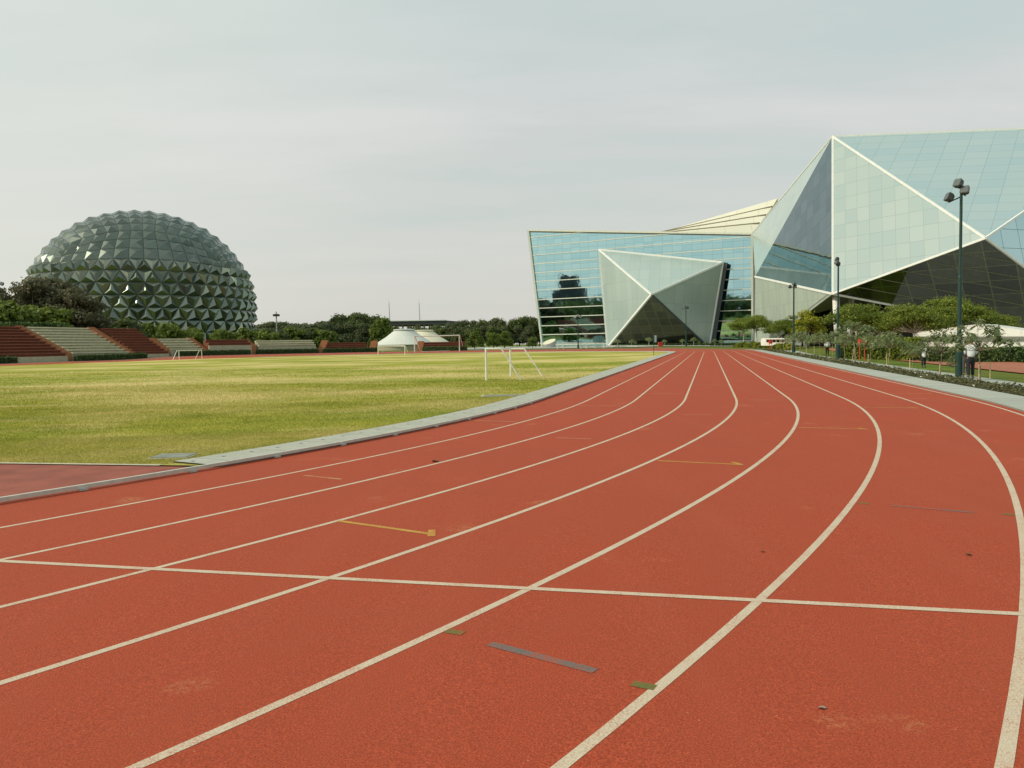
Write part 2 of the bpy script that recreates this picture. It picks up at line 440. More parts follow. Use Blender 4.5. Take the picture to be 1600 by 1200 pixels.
# drain slabs with their holes, running along the inside of the kerb
m, t, b, o = newmat('drain_slab')
uv = node(t, 'ShaderNodeUVMap').outputs[0]; su = node(t, 'ShaderNodeSeparateXYZ', {0: uv})
fu = math_(t, 'ABSOLUTE', math_(t, 'SUBTRACT', math_(t, 'FRACT', math_(t, 'DIVIDE', su.outputs[0], 1.0)), .5))
joint = math_(t, 'GREATER_THAN', fu, .490)
hu = math_(t, 'ABSOLUTE', math_(t, 'SUBTRACT', math_(t, 'FRACT', math_(t, 'DIVIDE', su.outputs[0], .5)), .5))
hv = math_(t, 'ABSOLUTE', math_(t, 'SUBTRACT', math_(t, 'ABSOLUTE', math_(t, 'ADD', su.outputs[1], .52)), .24))
hole = math_(t, 'MULTIPLY', math_(t, 'LESS_THAN', hu, .05), math_(t, 'LESS_THAN', hv, .035))
g = node(t, 'ShaderNodeNewGeometry').outputs['Position']
c = mixc(t, ramp(t, noise(t, g, 3.0, 6, .7), [(.35, 0.0), (.7, 1.0)]), (.36, .38, .32), (.46, .47, .40))
c = mixc(t, ramp(t, noise(t, g, 40, 3), [(.3, .3), (.6, 0.0)]), c, (.28, .28, .23))
c = mixc(t, math_(t, 'MAXIMUM', hole, math_(t, 'MULTIPLY', joint, .6)), c, (.05, .05, .045))
setb(t, b, base=c, rough=.85, spec=.25)
def near_ok(p): return not (p[0] < 8.6 and p[1] > -60) and p[1] > -70
mb = strip(MB(), [-1.04, -.07], .022, keep=near_ok)
for p, q in zip(OV, OV[1:]):
    if near_ok(p) and near_ok(q):
        for e in (-1.04, -.07):
            r = []
            for a in (p, q):
                S, N = a[0] + a[2] * e, a[1] + a[3] * e; h = height(S, N); r += [P(S, N, h + .022), P(S, N, h - .04)]
            mb.face([r[0], r[1], r[3], r[2]])
kindo(mb.build('drain_channel', M['drain_slab']))
simple('plate_grey', (.22, .24, .20), .8, var=.25, scale=9)
for px, py, w_, l_, lab in ((272, 714, .5, .4, 'grey inspection cover lying in the grass by the end of the pale slabs'), (797, 618.5, 1.5, .5, 'dark inspection cover lying in the grass between the near goal and the slabs')):
    p = hit(px, py); R_ = Euler((0, 0, .25 - YAW)).to_matrix(); cv = empty('inspection_cover', p, lab, 'drain cover')
    MB().box(p + Vector((0, 0, .012)), (w_, l_, .03), R_).build('cover_plate', M['plate_grey'], cv); MB().box(p + Vector((0, 0, .008)), (w_ * 1.12, l_ * 1.14, .02), R_).build('cover_rim', M['concrete_curb'], cv)

# aluminium kerb rail with its feet
kb = empty('kerb_rail', P(S0, N0, height(S0, N0)), 'pale grey metal kerb rail along the inner edge of the red track', 'kerb')
mb = MB()
for p, q in zip(OV, OV[1:]):
    if p[1] < -75: continue
    prof = [(-.06, .014), (-.006, .014), (-.006, .055), (-.06, .055)]; rings = []
    for a in (p, q):
        ring = []
        for e, z in prof:
            S, N = a[0] + a[2] * e, a[1] + a[3] * e; ring.append(P(S, N, height(S, N) + z + .012))
        rings.append(ring)
    for k in range(4): mb.face([rings[0][k], rings[0][(k + 1) % 4], rings[1][(k + 1) % 4], rings[1][k]])
mb.build('rail', M['kerb_alu'], kb)
simple('foot_pale', (.42, .45, .43), .5, .2, .1, 20)
cnt = 0; last = -9
for a in OV[::-1] + OV[:60]:
    if a[1] < -14 or a[0] > 48: continue
    p = P(a[0] + a[2] * .01, a[1] + a[3] * .01, 0); p.z = height(*SN(p.x, p.y))
    if cnt and (p - last).length < .95: continue
    if cnt > 60: break
    tdir = P(-a[3], a[2], 0).normalized()
    R = Matrix((tdir, tdir.cross(Vector((0, 0, 1))), Vector((0, 0, 1)))).transposed()
    MB().box(p + Vector((0, 0, .018)), (.09, .036, .024), R).build('kerb_foot', M['foot_pale'], kb); last = p; cnt += 1

# right hand side: paving band, planting bed, footpath, second red track
rk = lambda p: (p[1] > -30 and p[0] < S0 + SL + 8) and (p[0] > -12)
pv = strip(MB(), [9.93, 10.45, 10.96], .03, keep=rk)
for p, q in zip(OV, OV[1:]):
    if rk(p) and rk(q):
        for e in (9.93, 10.96):
            r = []
            for a in (p, q):
                S, N = a[0] + a[2] * e, a[1] + a[3] * e; h = height(S, N); r += [P(S, N, h + .03), P(S, N, h - .1)]
            pv.face([r[0], r[1], r[3], r[2]])
kindo(pv.build('pavement', M['paving']))
kindo(strip(MB(), [10.97, 11.4, 11.9, 12.4, 12.9, 13.4], .035, keep=rk).build('planting_bed', M['soil']))
kindo(strip(MB(), [13.4, 14.0, 14.6, 15.2, 15.6], .05, keep=rk).build('footpath', M['paving']))
mb = MB()
for i in range(-10, 30):
    for j in range(8):
        q = [(S, N) for S, N in ((i * 4, 15.7 + j), (i * 4 + 4, 15.7 + j), (i * 4 + 4, 16.7 + j), (i * 4, 16.7 + j))]
        if i * 4 < 14: q = [(S, N + 2) for S, N in q]
        mb.face([P(S, N, height(S, N) + .06) for S, N in q])
rp = kindo(mb.build('practice_track', M['red_path']))
for j in range(7):
    mb = MB()
    for i in range(25): mb.face([P(S, N, height(S, N) + .068) for S, N in ((16 + i * 4, 16.5 + j), (20 + i * 4, 16.5 + j), (20 + i * 4, 16.6 + j), (16 + i * 4, 16.6 + j))])
    kindo(mb.build('lane_line', M['line_cream'], rp))
lk = lambda p: (p[1] < NC or p[0] > S0 + SL - 1)
kindo(strip(MB(), [9.93, 11, 13, 15.6], .006, keep=lk).build('apron', M['apron_red']))

# paved forecourts under the overhanging glass
def court(S0_, S1_, N0_, N1_, n=14):
    mb = MB()
    for i in range(n):
        for j in range(n):
            q = [(S0_ + (S1_ - S0_) * (i + a) / n, N0_ + (N1_ - N0_) * (j + b_) / n) for a, b_ in ((0, 0), (0, 1), (1, 1), (1, 0))]
            mb.face([P(S, N, height(S, N) + .1) for S, N in q], q)
    return kindo(mb.build('forecourt', M['paving']))
court(20, 160, 26, 140); court(163, 215, -62, 30)
# ------------------------------------------------------------------ buildings
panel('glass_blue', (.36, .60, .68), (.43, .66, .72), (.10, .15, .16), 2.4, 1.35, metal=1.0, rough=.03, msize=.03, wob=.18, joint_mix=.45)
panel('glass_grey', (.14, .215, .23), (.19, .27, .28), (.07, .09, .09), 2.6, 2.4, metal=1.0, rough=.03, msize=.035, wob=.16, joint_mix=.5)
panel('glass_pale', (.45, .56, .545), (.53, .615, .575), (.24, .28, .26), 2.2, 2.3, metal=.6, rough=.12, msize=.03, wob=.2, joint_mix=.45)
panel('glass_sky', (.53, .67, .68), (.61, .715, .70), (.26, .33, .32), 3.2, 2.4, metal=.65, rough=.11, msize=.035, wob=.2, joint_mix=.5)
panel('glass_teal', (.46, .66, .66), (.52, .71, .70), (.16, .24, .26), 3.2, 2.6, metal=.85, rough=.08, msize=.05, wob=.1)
panel('clad_pale', (.43, .535, .51), (.48, .58, .545), (.30, .36, .34), 2.4, 4.4, metal=.3, rough=.24, msize=.03, streak=.14, joint_mix=.7)
panel('clad_grey', (.37, .44, .385), (.42, .49, .425), (.22, .25, .21), 1.6, 3.2, metal=.1, rough=.45, msize=.03, streak=.4, joint_mix=.5)
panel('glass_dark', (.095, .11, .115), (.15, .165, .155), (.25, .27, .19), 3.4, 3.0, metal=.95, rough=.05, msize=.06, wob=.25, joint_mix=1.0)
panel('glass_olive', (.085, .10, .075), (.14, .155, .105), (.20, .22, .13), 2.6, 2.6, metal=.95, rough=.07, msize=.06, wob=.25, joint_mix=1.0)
panel('roof_cream', (.74, .73, .58), (.78, .76, .62), (.45, .40, .27), 7.0, 30, metal=0, rough=.7, msize=.05)
simple('trim_cream', (.64, .67, .57), .5, var=.07, scale=1.5)
simple('trim_white', (.74, .78, .75), .5, var=.06, scale=1.5)
simple('frame_dark', (.06, .075, .08), .5, .3)
simple('grey_wall', (.20, .20, .165), .8, var=.15, scale=.6)
simple('window_black', (.012, .014, .014), .08, var=.3)
simple('white_paint', (.74, .75, .70), .45, var=.06, scale=3, dirt=(.5, .47, .38))
simple('red_paint', (.55, .055, .03), .45, var=.1)
simple('roof_flat', (.30, .30, .27), .8)

def bars(name, mat, parent, lines, w, h=None, off=None):
    for p, q in lines:
        p, q = Vector(p), Vector(q)
        if off is not None: p = p + off; q = q + off
        MB().bar(p, q, w, h or w).build(name, M[mat], parent)

# --- far glass office with the star shaped entrance
BL = at(848, 541.5, 205); BR = at(1176, 543.5, 180); BL.z = BR.z = (BL.z + BR.z) / 2
hn = Vector((BL.y - BR.y, BR.x - BL.x, 0)).normalized(); hn = -hn if hn.y > 0 else hn
LEAN = math.radians(1.55); pn = (hn * math.cos(LEAN) - Vector((0, 0, 1)) * math.sin(LEAN)).normalized()
base = BL.lerp(BR, .5)
office = empty('glass_office', base, 'blue mirror glass office with white floor bands behind the far end of the track', 'office building')
fp = lambda x, y: onplane(x, y, BL, pn)
TL, TR, bl, br = fp(826, 360), fp(1175.5, 365.5), fp(848, 543), fp(1176, 545)
MB().slab([TL, TR, br, bl], .5).build('glass_facade', M['glass_blue'], office)
mb = MB(); inw = -hn * 45
mb.slab([TL, TL + inw, TR + inw, TR], .5, ref=base + Vector((0, 0, 300)))
mb.build('roof', M['roof_flat'], office)
MB().slab([TL - hn * .5, bl - hn * .5, bl + inw, TL + inw], .4, ref=base - Vector((300, 0, 0))).slab([TR - hn * .5, br - hn * .5, br + inw, TR + inw], .4, ref=base + Vector((300, 0, 0))).slab([TL + inw, TR + inw, br + inw, bl + inw], .4, ref=base + inw * 9).build('rear_walls', M['clad_grey'], office)
W1 = fp(831, 466) - hn * 8
MB().slab([TL + hn * .02, W1, bl + hn * .02], .4).build('side_fin', M['clad_pale'], office)
lines = []
for k, (yl, yr) in enumerate([(738, 713), (688, 655), (638, 598), (588, 538), (540, 478), (485, 418), (437, 358), (388, 300), (338, 240), (288, 180)]):
    f = lambda y: 320 + y / 3.636
    xl = 826 + (f(yl) - 360) / 181 * 22
    lines.append((fp(xl + .5, f(yl)), fp(1175, f(yr))))
def topcut(yl, yr):
    f = lambda y: 320 + y / 3.636
    xl = 826 + (f(yl) - 360) / 181 * 22; t = 0
    for i in range(400):
        x = xl + (1175 - xl) * i / 400; y = f(yl) + (f(yr) - f(yl)) * i / 400
        if y < 360 + (x - 826) * 5.5 / 349 + .5: break
    return (fp(xl + .5, f(yl)), fp(x, y))
lines += [topcut(240, 121), topcut(187, 62), (fp(847.5, 541.2 - 2.2), fp(1175, 770 / 3.636 + 320))]
bars('floor_band', 'trim_cream', office, lines, .2, .2, off=hn * .14)
bars('roof_trim', 'trim_cream', office, [(TL, TR)], .42, .42, off=hn * .25)
bars('edge_trim', 'trim_cream', office, [(TL, bl), (TR, br)], .45, .45, off=hn * .25)
e_off = hn * 2.2
ep = lambda x, y: onplane(x, y, BL + e_off, pn)
eTL, eTR, eBR, eBL = ep(936, 390), ep(1130, 410), ep(1108, 543.5), ep(949, 543)
AP = onplane(1018, 460, BL + hn * 17, pn)
ent = lambda n, pts, m: MB().slab(pts, .3).build(n, M[m], office)
ent('entrance_facet', [eTL, AP, eBL], 'clad_pale'); ent('entrance_facet', [eTL, eTR, AP], 'clad_pale'); ent('entrance_facet', [eTR, eBR, AP], 'clad_pale')
ent('entrance_glass', [AP, eBR, eBL], 'glass_olive')
bars('entrance_rib', 'trim_white', office, [(eTL, AP), (eTL, eTR), (eTL, eBL), (AP, eBL), (eTR, AP), (eTR, eBR)], .42, .42)
bars('entrance_rib', 'frame_dark', office, [(AP, eBR)], .35, .35)
q2 = ep(1136, 412), ep(1116, 543.5)
MB().slab([eTR, q2[0], q2[1], eBR], .4).build('entrance_side', M['frame_dark'], office)
MB().slab([eTR, fp(1130, 410), fp(1108, 543), eBR], .2, ref=base + Vector((200, 0, 0))).build('entrance_return', M['frame_dark'], office)
MB().slab([eTL, fp(936, 390), fp(949, 543), eBL], .2, ref=base - Vector((200, 0, 0))).build('entrance_return', M['frame_dark'], office)

# --- large faceted glass building on the right
A = at(1301, 213, 128); B = at(1301, 459, 120); C = at(1180, 432, 160); D = at(1176, 364, 178); X = at(1540, 372, 100)
AR = at(1800, 193, 118); BR2 = at(1782, 551, 106)
hall = empty('faceted_hall', (B.x, B.y, ground(B.x, B.y)), 'large faceted hall of pale glass triangles with white ribs and dark glass below', 'hall building')
def fac(n, pts, m, th=.3, ref=None, vax=None, uax=None): return MB().slab(pts, th, ref, vax, uax).build(n, M[m], hall)
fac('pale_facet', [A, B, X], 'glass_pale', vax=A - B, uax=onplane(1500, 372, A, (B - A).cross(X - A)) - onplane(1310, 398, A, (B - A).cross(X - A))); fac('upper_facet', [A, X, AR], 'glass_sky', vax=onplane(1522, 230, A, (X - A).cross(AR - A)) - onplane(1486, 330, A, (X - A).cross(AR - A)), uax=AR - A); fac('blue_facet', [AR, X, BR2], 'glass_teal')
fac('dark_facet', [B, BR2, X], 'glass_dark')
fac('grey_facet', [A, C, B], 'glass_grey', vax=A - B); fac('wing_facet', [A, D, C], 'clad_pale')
G2 = at(1179, 543, 163); wn = (B - C).cross(G2 - C).normalized(); Q = onplane(1243, 503, C, wn); G1 = onplane(1203, 541, C, wn)
fac('wing_cladding', [C, B, Q, G1, G2], 'clad_grey')
bars('rib', 'trim_white', hall, [(A, X), (X, AR), (B, X), (X, BR2), (A, AR)], .28, .28)
bars('rib', 'trim_white', hall, [(A, B)], .32, .32); bars('rib', 'trim_white', hall, [(C, B), (B, BR2)], .34, .34); bars('rib', 'trim_cream', hall, [(A, D)], .2, .2)
back1 = Vector((75, 215, A.z * .8)); back2 = Vector((150, 170, A.z))
fac('roof', [A, AR, back2], 'roof_flat', .3, ref=(60, 100, 400)); fac('roof', [A, back2, back1], 'roof_flat', .3, ref=(60, 100, 400)); fac('roof', [A, back1, D], 'roof_flat', .3, ref=(60, 100, 400))
mb = MB()
for k in range(1, 6):
    a, b2 = B.lerp(X, k / 6.3), BR2.lerp(X, k / 6.3)
    mb.bar(a, b2, .12, .12)
simple('beam_olive', (.16, .17, .09), .6)
mb.build('glazing_beams', M['beam_olive'], hall)
# recess behind the columns
rw0, rw1 = at(1222, 545, 158), at(1520, 545, 140); rz0 = ground(rw0.x, rw0.y) - .6
topz = 12.5
MB().slab([(rw0.x, rw0.y, rz0), (rw1.x, rw1.y, rz0), (rw1.x, rw1.y, topz), (rw0.x, rw0.y, topz)], .4).build('recess_wall', M['grey_wall'], hall)
MB().slab([B + Vector((0, 0, .2)), Q + Vector((0, 0, .3)), Vector((rw0.x, rw0.y, topz)), Vector((rw1.x, rw1.y, topz)), BR2 + Vector((2, 0, 6))][:4], .3, ref=(B.x, B.y - 40, -60)).build('soffit', M['grey_wall'], hall)
rn = Vector((rw1.y - rw0.y, rw0.x - rw1.x, 0)).normalized(); rn = -rn if rn.y > 0 else rn
rp_ = lambda x, y: onplane(x, y, rw0 + rn * .12, rn)
for (x0, y0, x1, y1) in ((1266, 482, 1279, 500), (1281.5, 478, 1297, 500), (1265, 513, 1278, 524), (1284, 511, 1296, 518), (1367, 474, 1383, 495), (1284, 520, 1296, 530), (1395, 482, 1408, 500), (1340, 480, 1352, 500)):
    MB().slab([rp_(x0, y0), rp_(x1, y0), rp_(x1, y1), rp_(x0, y1)], .1).build('window', M['window_black'], hall)
def column(x0, y0, x1, y1, Y, r0, r1, mat):
    t, b_ = at(x0, y0, Y), at(x1, y1, Y); b_.z = ground(b_.x, b_.y) - .1
    MB().tube([b_, b_.lerp(t, .5), t], [r1, (r0 + r1) / 2, r0], 20).build('column', M[mat], hall, smooth=True)
column(1306, 457, 1308.5, 530, 122, .58, .36, 'white_paint'); column(1330, 461, 1326.5, 530, 128, .5, .36, 'white_paint')
column(1363, 466, 1361, 535, 134, .5, .4, 'concrete_curb'); column(1388, 472, 1387, 535, 134, .5, .4, 'concrete_curb'); column(1260, 518, 1260, 535, 126, .45, .45, 'white_paint')
# cream louvred roof behind
simple('shade_brown', (.28, .25, .16), .8)
rl = [((1038, 361.5), (1215, 310)), ((1036, 362.5), (1207, 323)), ((1030, 363.5), (1197, 336)), ((1030, 364.5), (1187, 349)), ((1030, 366), (1177, 366))]
for k in range(4):
    (a0, a1), (b0, b1) = rl[k], rl[k + 1]; d0 = 212 - k * 3.2
    p = [at(*a0, d0 - .2), at(*a1, d0 - .2), at(*b1, d0 - 3.0), at(*b0, d0 - 3.0)]
    MB().slab(p, 1.2).build('roof_louvre', M['roof_cream'], hall)
    if k: MB().bar(p[0], p[1], .5, .5).build('roof_shade_line', M['shade_brown'], hall)  # brown bars stand in for the shade lines between louvres

# --- dome of pyramid panels
m, t, b, o = newmat('dome_panel')
a = node(t, 'ShaderNodeAttribute', attribute_name='tint').outputs['Fac']
setb(t, b, base=ramp(t, a, [(0.0, (.095, .125, .108)), (.5, (.17, .205, .175)), (.9, (.31, .34, .27)), (1.0, (.20, .10, .06))]), rough=.25, metal=.85, spec=.5)
simple('dome_frame', (.035, .045, .042), .5, .4)
simple('dome_base', (.22, .22, .19), .7)
rng = random.Random(4)
dc = at(228, 480, 205); DR, DZ = 27.3, 24.6
dome = empty('geodesic_dome', (dc.x, dc.y, -.2), 'huge dark green dome covered in pyramid panels beyond the stands', 'dome')
face_dir = math.atan2(-dc.y, -dc.x)
def dpt(az, el, r=1.0): return Vector((dc.x + DR * r * math.cos(el) * math.cos(face_dir + az), dc.y + DR * r * math.cos(el) * math.sin(face_dir + az), dc.z + DZ * r * math.sin(el)))
NCELL = 12; st = math.radians(90 / NCELL); V = []; T = []
def pyramid(q, hgt, tk=.9):
    c = sum(q, Vector()) / len(q); n = Vector(((c.x - dc.x) / DR ** 2, (c.y - dc.y) / DR ** 2, (c.z - dc.z) / DZ ** 2)).normalized()
    ap = c + n * hgt + Vector((rng.uniform(-.1, .1), rng.uniform(-.1, .1), rng.uniform(-.1, .1)))
    q = [c + (p - c) * .975 for p in q]
    for i in range(len(q)):
        V.extend([q[i], q[(i + 1) % len(q)], ap]); T.append(rng.random() * tk if tk < .9 else .2 + .7 * rng.random())
    if rng.random() < .02: T[-1] = 1.0
def side_el(a, bdeg):
    bb = math.radians(bdeg); gc = math.atan(math.cos(a) * math.tan(bb)); w = sstep(12, 45, bdeg)
    return gc * w + bb * (1 - w)
rows = [45 - 6.9 * k for k in range(12)]
for f in range(4):
    for i in range(NCELL):
        a0 = -math.pi / 4 + i * st; a1 = a0 + st
        for k in range(11):
            e0, e1 = rows[k], rows[k + 1]; o4 = f * math.pi / 2
            if k < 3:
                pyramid([dpt(o4 + a0, side_el(a0, e1)), dpt(o4 + a1, side_el(a1, e1)), dpt(o4 + a1, side_el(a1, e0)), dpt(o4 + a0, side_el(a0, e0))], .56, .5)
            else:
                sh = st / 2 * ((k + 1) % 2); sn = st / 2 * (k % 2)
                pt = lambda a, e: dpt(o4 + a, side_el(((a + math.pi / 4) % (math.pi / 2)) - math.pi / 4, e))
                pyramid([pt(a0 + sn, e1), pt(a1 + sn, e1), pt((a0 + a1) / 2 + sn, e0)], .95)
                x0 = a0 + sh
                pyramid([pt(x0, e0), pt((x0 + x0 + st) / 2, e1), pt(x0 + st, e0)], .7)
def top(u, v):
    d = Vector((math.tan(u), math.tan(v), 1)).normalized(); az = math.atan2(d.y, d.x); return dpt(az, math.asin(d.z))
for i in range(NCELL):
    for j in range(NCELL):
        u0 = -math.pi / 4 + i * st; v0 = -math.pi / 4 + j * st
        pyramid([top(u0, v0), top(u0 + st, v0), top(u0 + st, v0 + st), top(u0, v0 + st)], .56, .5)
Vn = np.array([tuple(p) for p in V], np.float32)
npmesh('panel_shell', Vn, 3, M['dome_panel'], dome, T)
mb = MB(); pr = [(-25.5 + i * 5.5) for i in range(22)]
for i in range(21):
    for k in range(48):
        e0, e1 = math.radians(min(90, pr[i])), math.radians(min(90, pr[i + 1])); a0, a1 = k * st, (k + 1) * st
        if e0 < e1: mb.face([dpt(a0, e0, .988), dpt(a1, e0, .988), dpt(a1, e1, .988), dpt(a0, e1, .988)])
mb.build('inner_frame', M['dome_frame'], dome)
ez = math.radians(-28); mb = MB(); mb.tube([(dc.x, dc.y, -.5), (dc.x, dc.y, dc.z + DZ * math.sin(ez))], DR * .86, 44); mb.build('base_wall', M['dome_base'], dome)

# --- stands
simple('stand_cream', (.42, .41, .29), .85, var=.12, scale=2.0, dirt=(.28, .26, .18))
simple('stand_brown', (.17, .058, .032), .85, var=.15, scale=2.0, dirt=(.11, .045, .03))
simple('stand_cream_seat', (.56, .55, .40), .85, var=.12, scale=2.0); simple('stand_brown_seat', (.22, .078, .045), .85, var=.15, scale=2.0)
simple('stair_orange', (.37, .165, .075), .85, var=.15, scale=3)
EF = 15.8
def on_e(px, e=EF, y=540):
    d = ray(px, y); lo, hi = 60.0, 260.0
    f = lambda t: edist(*SN(d.x * t, d.y * t)) - e
    t = 30.0
    while f(t) < 0 and t < 300: t += .5      # leaves the infield
    return Vector((d.x * t, d.y * t, 0))
def zof(px, py, p): d = ray(px, py); return H + d.z * (p.y / d.y)
def block(stand, p0, p1, zw, rows, rh, rd, mat, wall_front=True):
    d = (p1 - p0).normalized(); n = Vector((-d.y, d.x, 0)); n = n if n.dot(p0) > 0 else -n
    g0 = min(ground(p0.x, p0.y), ground(p1.x, p1.y)) - .3
    mb = MB(); ms = MB()
    for r in range(rows):
        z0 = zw + r * rh; o_ = n * (rd * r + .35)
        a, b_ = p0 + o_, p1 + o_
        c = (a + b_) / 2 + n * rd / 2; R = Matrix((d, n, Vector((0, 0, 1)))).transposed()
        mb.box((c.x, c.y, (z0 + rh + g0) / 2), ((b_ - a).length, rd, z0 + rh - g0), R)
        ms.box((c.x - n.x * (rd / 2 - .10), c.y - n.y * (rd / 2 - .10), z0 + rh - .03), ((b_ - a).length - .02, .62, .17), R)
    mb.build('seating_block', M[mat], stand); ms.build('seat_rows', M[mat + '_seat'], stand)
    c = (p0 + p1) / 2 + n * .17; MB().box((c.x, c.y, (zw + g0) / 2), ((p1 - p0).length, .34, zw - g0), R).build('front_wall', M['stand_cream'], stand)
    return n, d
def stair(stand, p, n, d, zw, rows, rh, rd, w=1.3, lift=.22):
    g0 = ground(p.x, p.y) - .3; mb = MB(); R = Matrix((d, n, Vector((0, 0, 1)))).transposed()
    for r in range(rows * 2):
        z1 = zw + (r + 1) * rh / 2 + lift; c = p + n * (rd / 2 * (r + .5) + .35)
        mb.box((c.x, c.y, (z1 + g0) / 2), (w, rd / 2, z1 - g0), R)
    mb.build('stair', M['stair_orange'], stand)
def stand(label, base_px, items):
    b0 = on_e(base_px); s_ = empty('grandstand', (b0.x, b0.y, ground(b0.x, b0.y)), label, 'grandstand', 'concrete stands along the far side')
    n = d = None
    for kind, a, b_, zw, rows, rh, rd, mat in items:
        if kind == 'b': n, d = block(s_, on_e(a), on_e(b_), zw, rows, rh, rd, mat)
        elif kind == 's':
            q = on_e(b_) - on_e(a - 2); dd = (on_e(a + 2) - on_e(a - 2)).normalized(); nn = Vector((-dd.y, dd.x, 0)); nn = nn if nn.dot(q + on_e(a)) > 0 else -nn
            stair(s_, on_e(a), nn, dd, zw, rows, rh, rd)
stand('tall grandstand of ten rows in brown and cream blocks in front of the dome', 100, [
    ('b', -85, -8, .68, 10, .45, .88, 'stand_cream'), ('s', -4, -3, .68, 10, .45, .88, None), ('b', 0, 105, .68, 10, .45, .88, 'stand_brown'), ('s', 110, 111, .68, 10, .45, .88, None), ('b', 115, 203, .68, 10, .45, .88, 'stand_cream'),
    ('s', 207, 208, .68, 10, .45, .88, None), ('b', 211, 264, .68, 10, .45, .88, 'stand_brown')])
stand('low grandstand with five cream rows and a brown top block right of the tall one', 320, [
    ('s', 266, 267, 1.0, 5, .46, .88, None), ('b', 268, 318, 1.0, 5, .46, .88, 'stand_cream'), ('s', 323, 324, 1.0, 5, .46, .88, None), ('b', 327, 393, 2.0, 2, .50, .9, 'stand_brown'), ('s', 398, 399, 1.5, 3, .46, .88, None)])
stand('low grandstand with a cream block and a brown block left of the tent roofs', 500, [
    ('b', 405, 494, 1.55, 3, .42, .88, 'stand_cream'), ('s', 501, 502, .75, 4, .45, .88, None), ('b', 507, 576, .75, 4, .36, .8, 'stand_brown'), ('s', 581, 582, .75, 4, .4, .8, None)])
stand('short low brown grandstand seen through the large white goal', 690, [
    ('s', 656, 657, .75, 3, .45, .8, None), ('b', 661, 727, .75, 3, .42, .8, 'stand_brown')])

# --- conical tent roofs
simple('tent_white', (.60, .63, .58), .6, var=.05, scale=.5); simple('tent_cream', (.68, .66, .50), .6, var=.05, scale=.5)
simple('tent_wall', (.38, .36, .27), .8, var=.1)
def tent(xc, y_eave, y_top, half_px, half_top, Y, mat, label):
    c = at(xc, y_eave, Y); zt = at(xc, y_top, Y).z; r = half_px * Y / F; rt = half_top * Y / F; g = ground(c.x, c.y)
    e = empty('conical_pavilion', (c.x, c.y, g), label, 'pavilion')
    pr = [(0, r), (.22, r * .78 + rt * .17), (.5, r * .48 + rt * .40), (.8, r * .16 + rt * .80), (.93, rt)]
    zs = [(c.x, c.y, c.z + (zt - c.z) * k) for k, _ in pr]
    MB().tube(zs, [q for _, q in pr], 40).build('roof', M[mat], e, smooth=False)
    MB().tube([(c.x, c.y, c.z + (zt - c.z) * .90), (c.x, c.y, c.z + (zt - c.z) * .965), (c.x, c.y, zt)], [rt * 1.2, rt * 1.24, rt * .8], 40).build('roof_cap', M[mat], e)
    MB().tube([(c.x, c.y, g - .3), (c.x, c.y, c.z + .1)], r * .93, 40).build('wall', M['tent_wall'], e)
tent(632, 538.5, 514, 47, 14, 188, 'tent_white', 'white conical pavilion roof with round cap, in front of its cream neighbour')
tent(663, 537, 515.5, 42, 12.5, 204, 'tent_cream', 'cream capped conical pavilion partly hidden behind the white one')

# --- flat canopy building and masts far behind the trees
simple('canopy_dark', (.05, .055, .06), .7); simple('mast_grey', (.30, .31, .29), .6)
c0, c1 = at(603, 505, 330), at(708, 505, 330)
can = empty('canopy_building', (c0.x, c0.y, ground(c0.x, c0.y)), 'dark flat roofed building rising above the trees behind the pavilions', 'building')
zt, zb = at(650, 501.5, 330).z, at(650, 507.5, 330).z
mb = MB()
p = [Vector((c0.x, c0.y, 0)), Vector((at(698, 505, 330).x, c1.y, 0)), Vector((c1.x + 5, c1.y + 30, 0)), Vector((c0.x, c0.y + 30, 0))]
mb.face([(q.x, q.y, zt) for q in p]); mb.face([(q.x, q.y, zb) for q in p][::-1])
for i in range(4):
    q, r = p[i], p[(i + 1) % 4]; mb.face([(q.x, q.y, zb), (r.x, r.y, zb), (r.x, r.y, zt), (q.x, q.y, zt)])
mb.build('roof', M['canopy_dark'], can)
MB().slab([(c0.x, c0.y - .3, zt), (p[1].x, p[1].y - .3, zt), (p[1].x, p[1].y - .3, zt + .35), (c0.x, c0.y - .3, zt + .35)], .3).build('roof_edge', M['trim_white'], can)
for i in range(12):
    x = c0.x + 2 + i * 2.3; MB().tube([(x, c0.y + 4, ground(x, c0.y) - .3), (x, c0.y + 4, zb + .02)], .35, 8).build('column', M['stand_cream'], can)
MB().box(((c0.x + c1.x) / 2, c0.y + 20, 3), (22, 14, 7)).build('core_wall', M['canopy_dark'], can)
for x, lab in ((609, 'thin radio mast above the left end of the dark flat roof'), (656, 'thin radio mast above the middle of the dark flat roof')):
    b_ = at(x, 502, 334); b_.z = zt + .01; tp = at(x, 473, 334); tp.x = b_.x - .2
    mm = empty('radio_mast', b_, lab, 'mast', 'radio masts')
    mb = MB()
    for k in range(3):
        a = k * 2.09; mb.tube([(b_.x + .16 * math.cos(a), b_.y + .16 * math.sin(a), b_.z), (tp.x + .1 * math.cos(a), tp.y + .1 * math.sin(a), tp.z)], [.07, .04], 5)
    for k in range(14): z = b_.z + (tp.z - b_.z) * k / 14; mb.box((b_.x, b_.y, z), (.3, .3, .06))
    mb.build('lattice', M['mast_grey'], mm); MB().tube([tp, tp + Vector((0, 0, 1.4))], .035, 5).build('aerial', M['mast_grey'], mm)

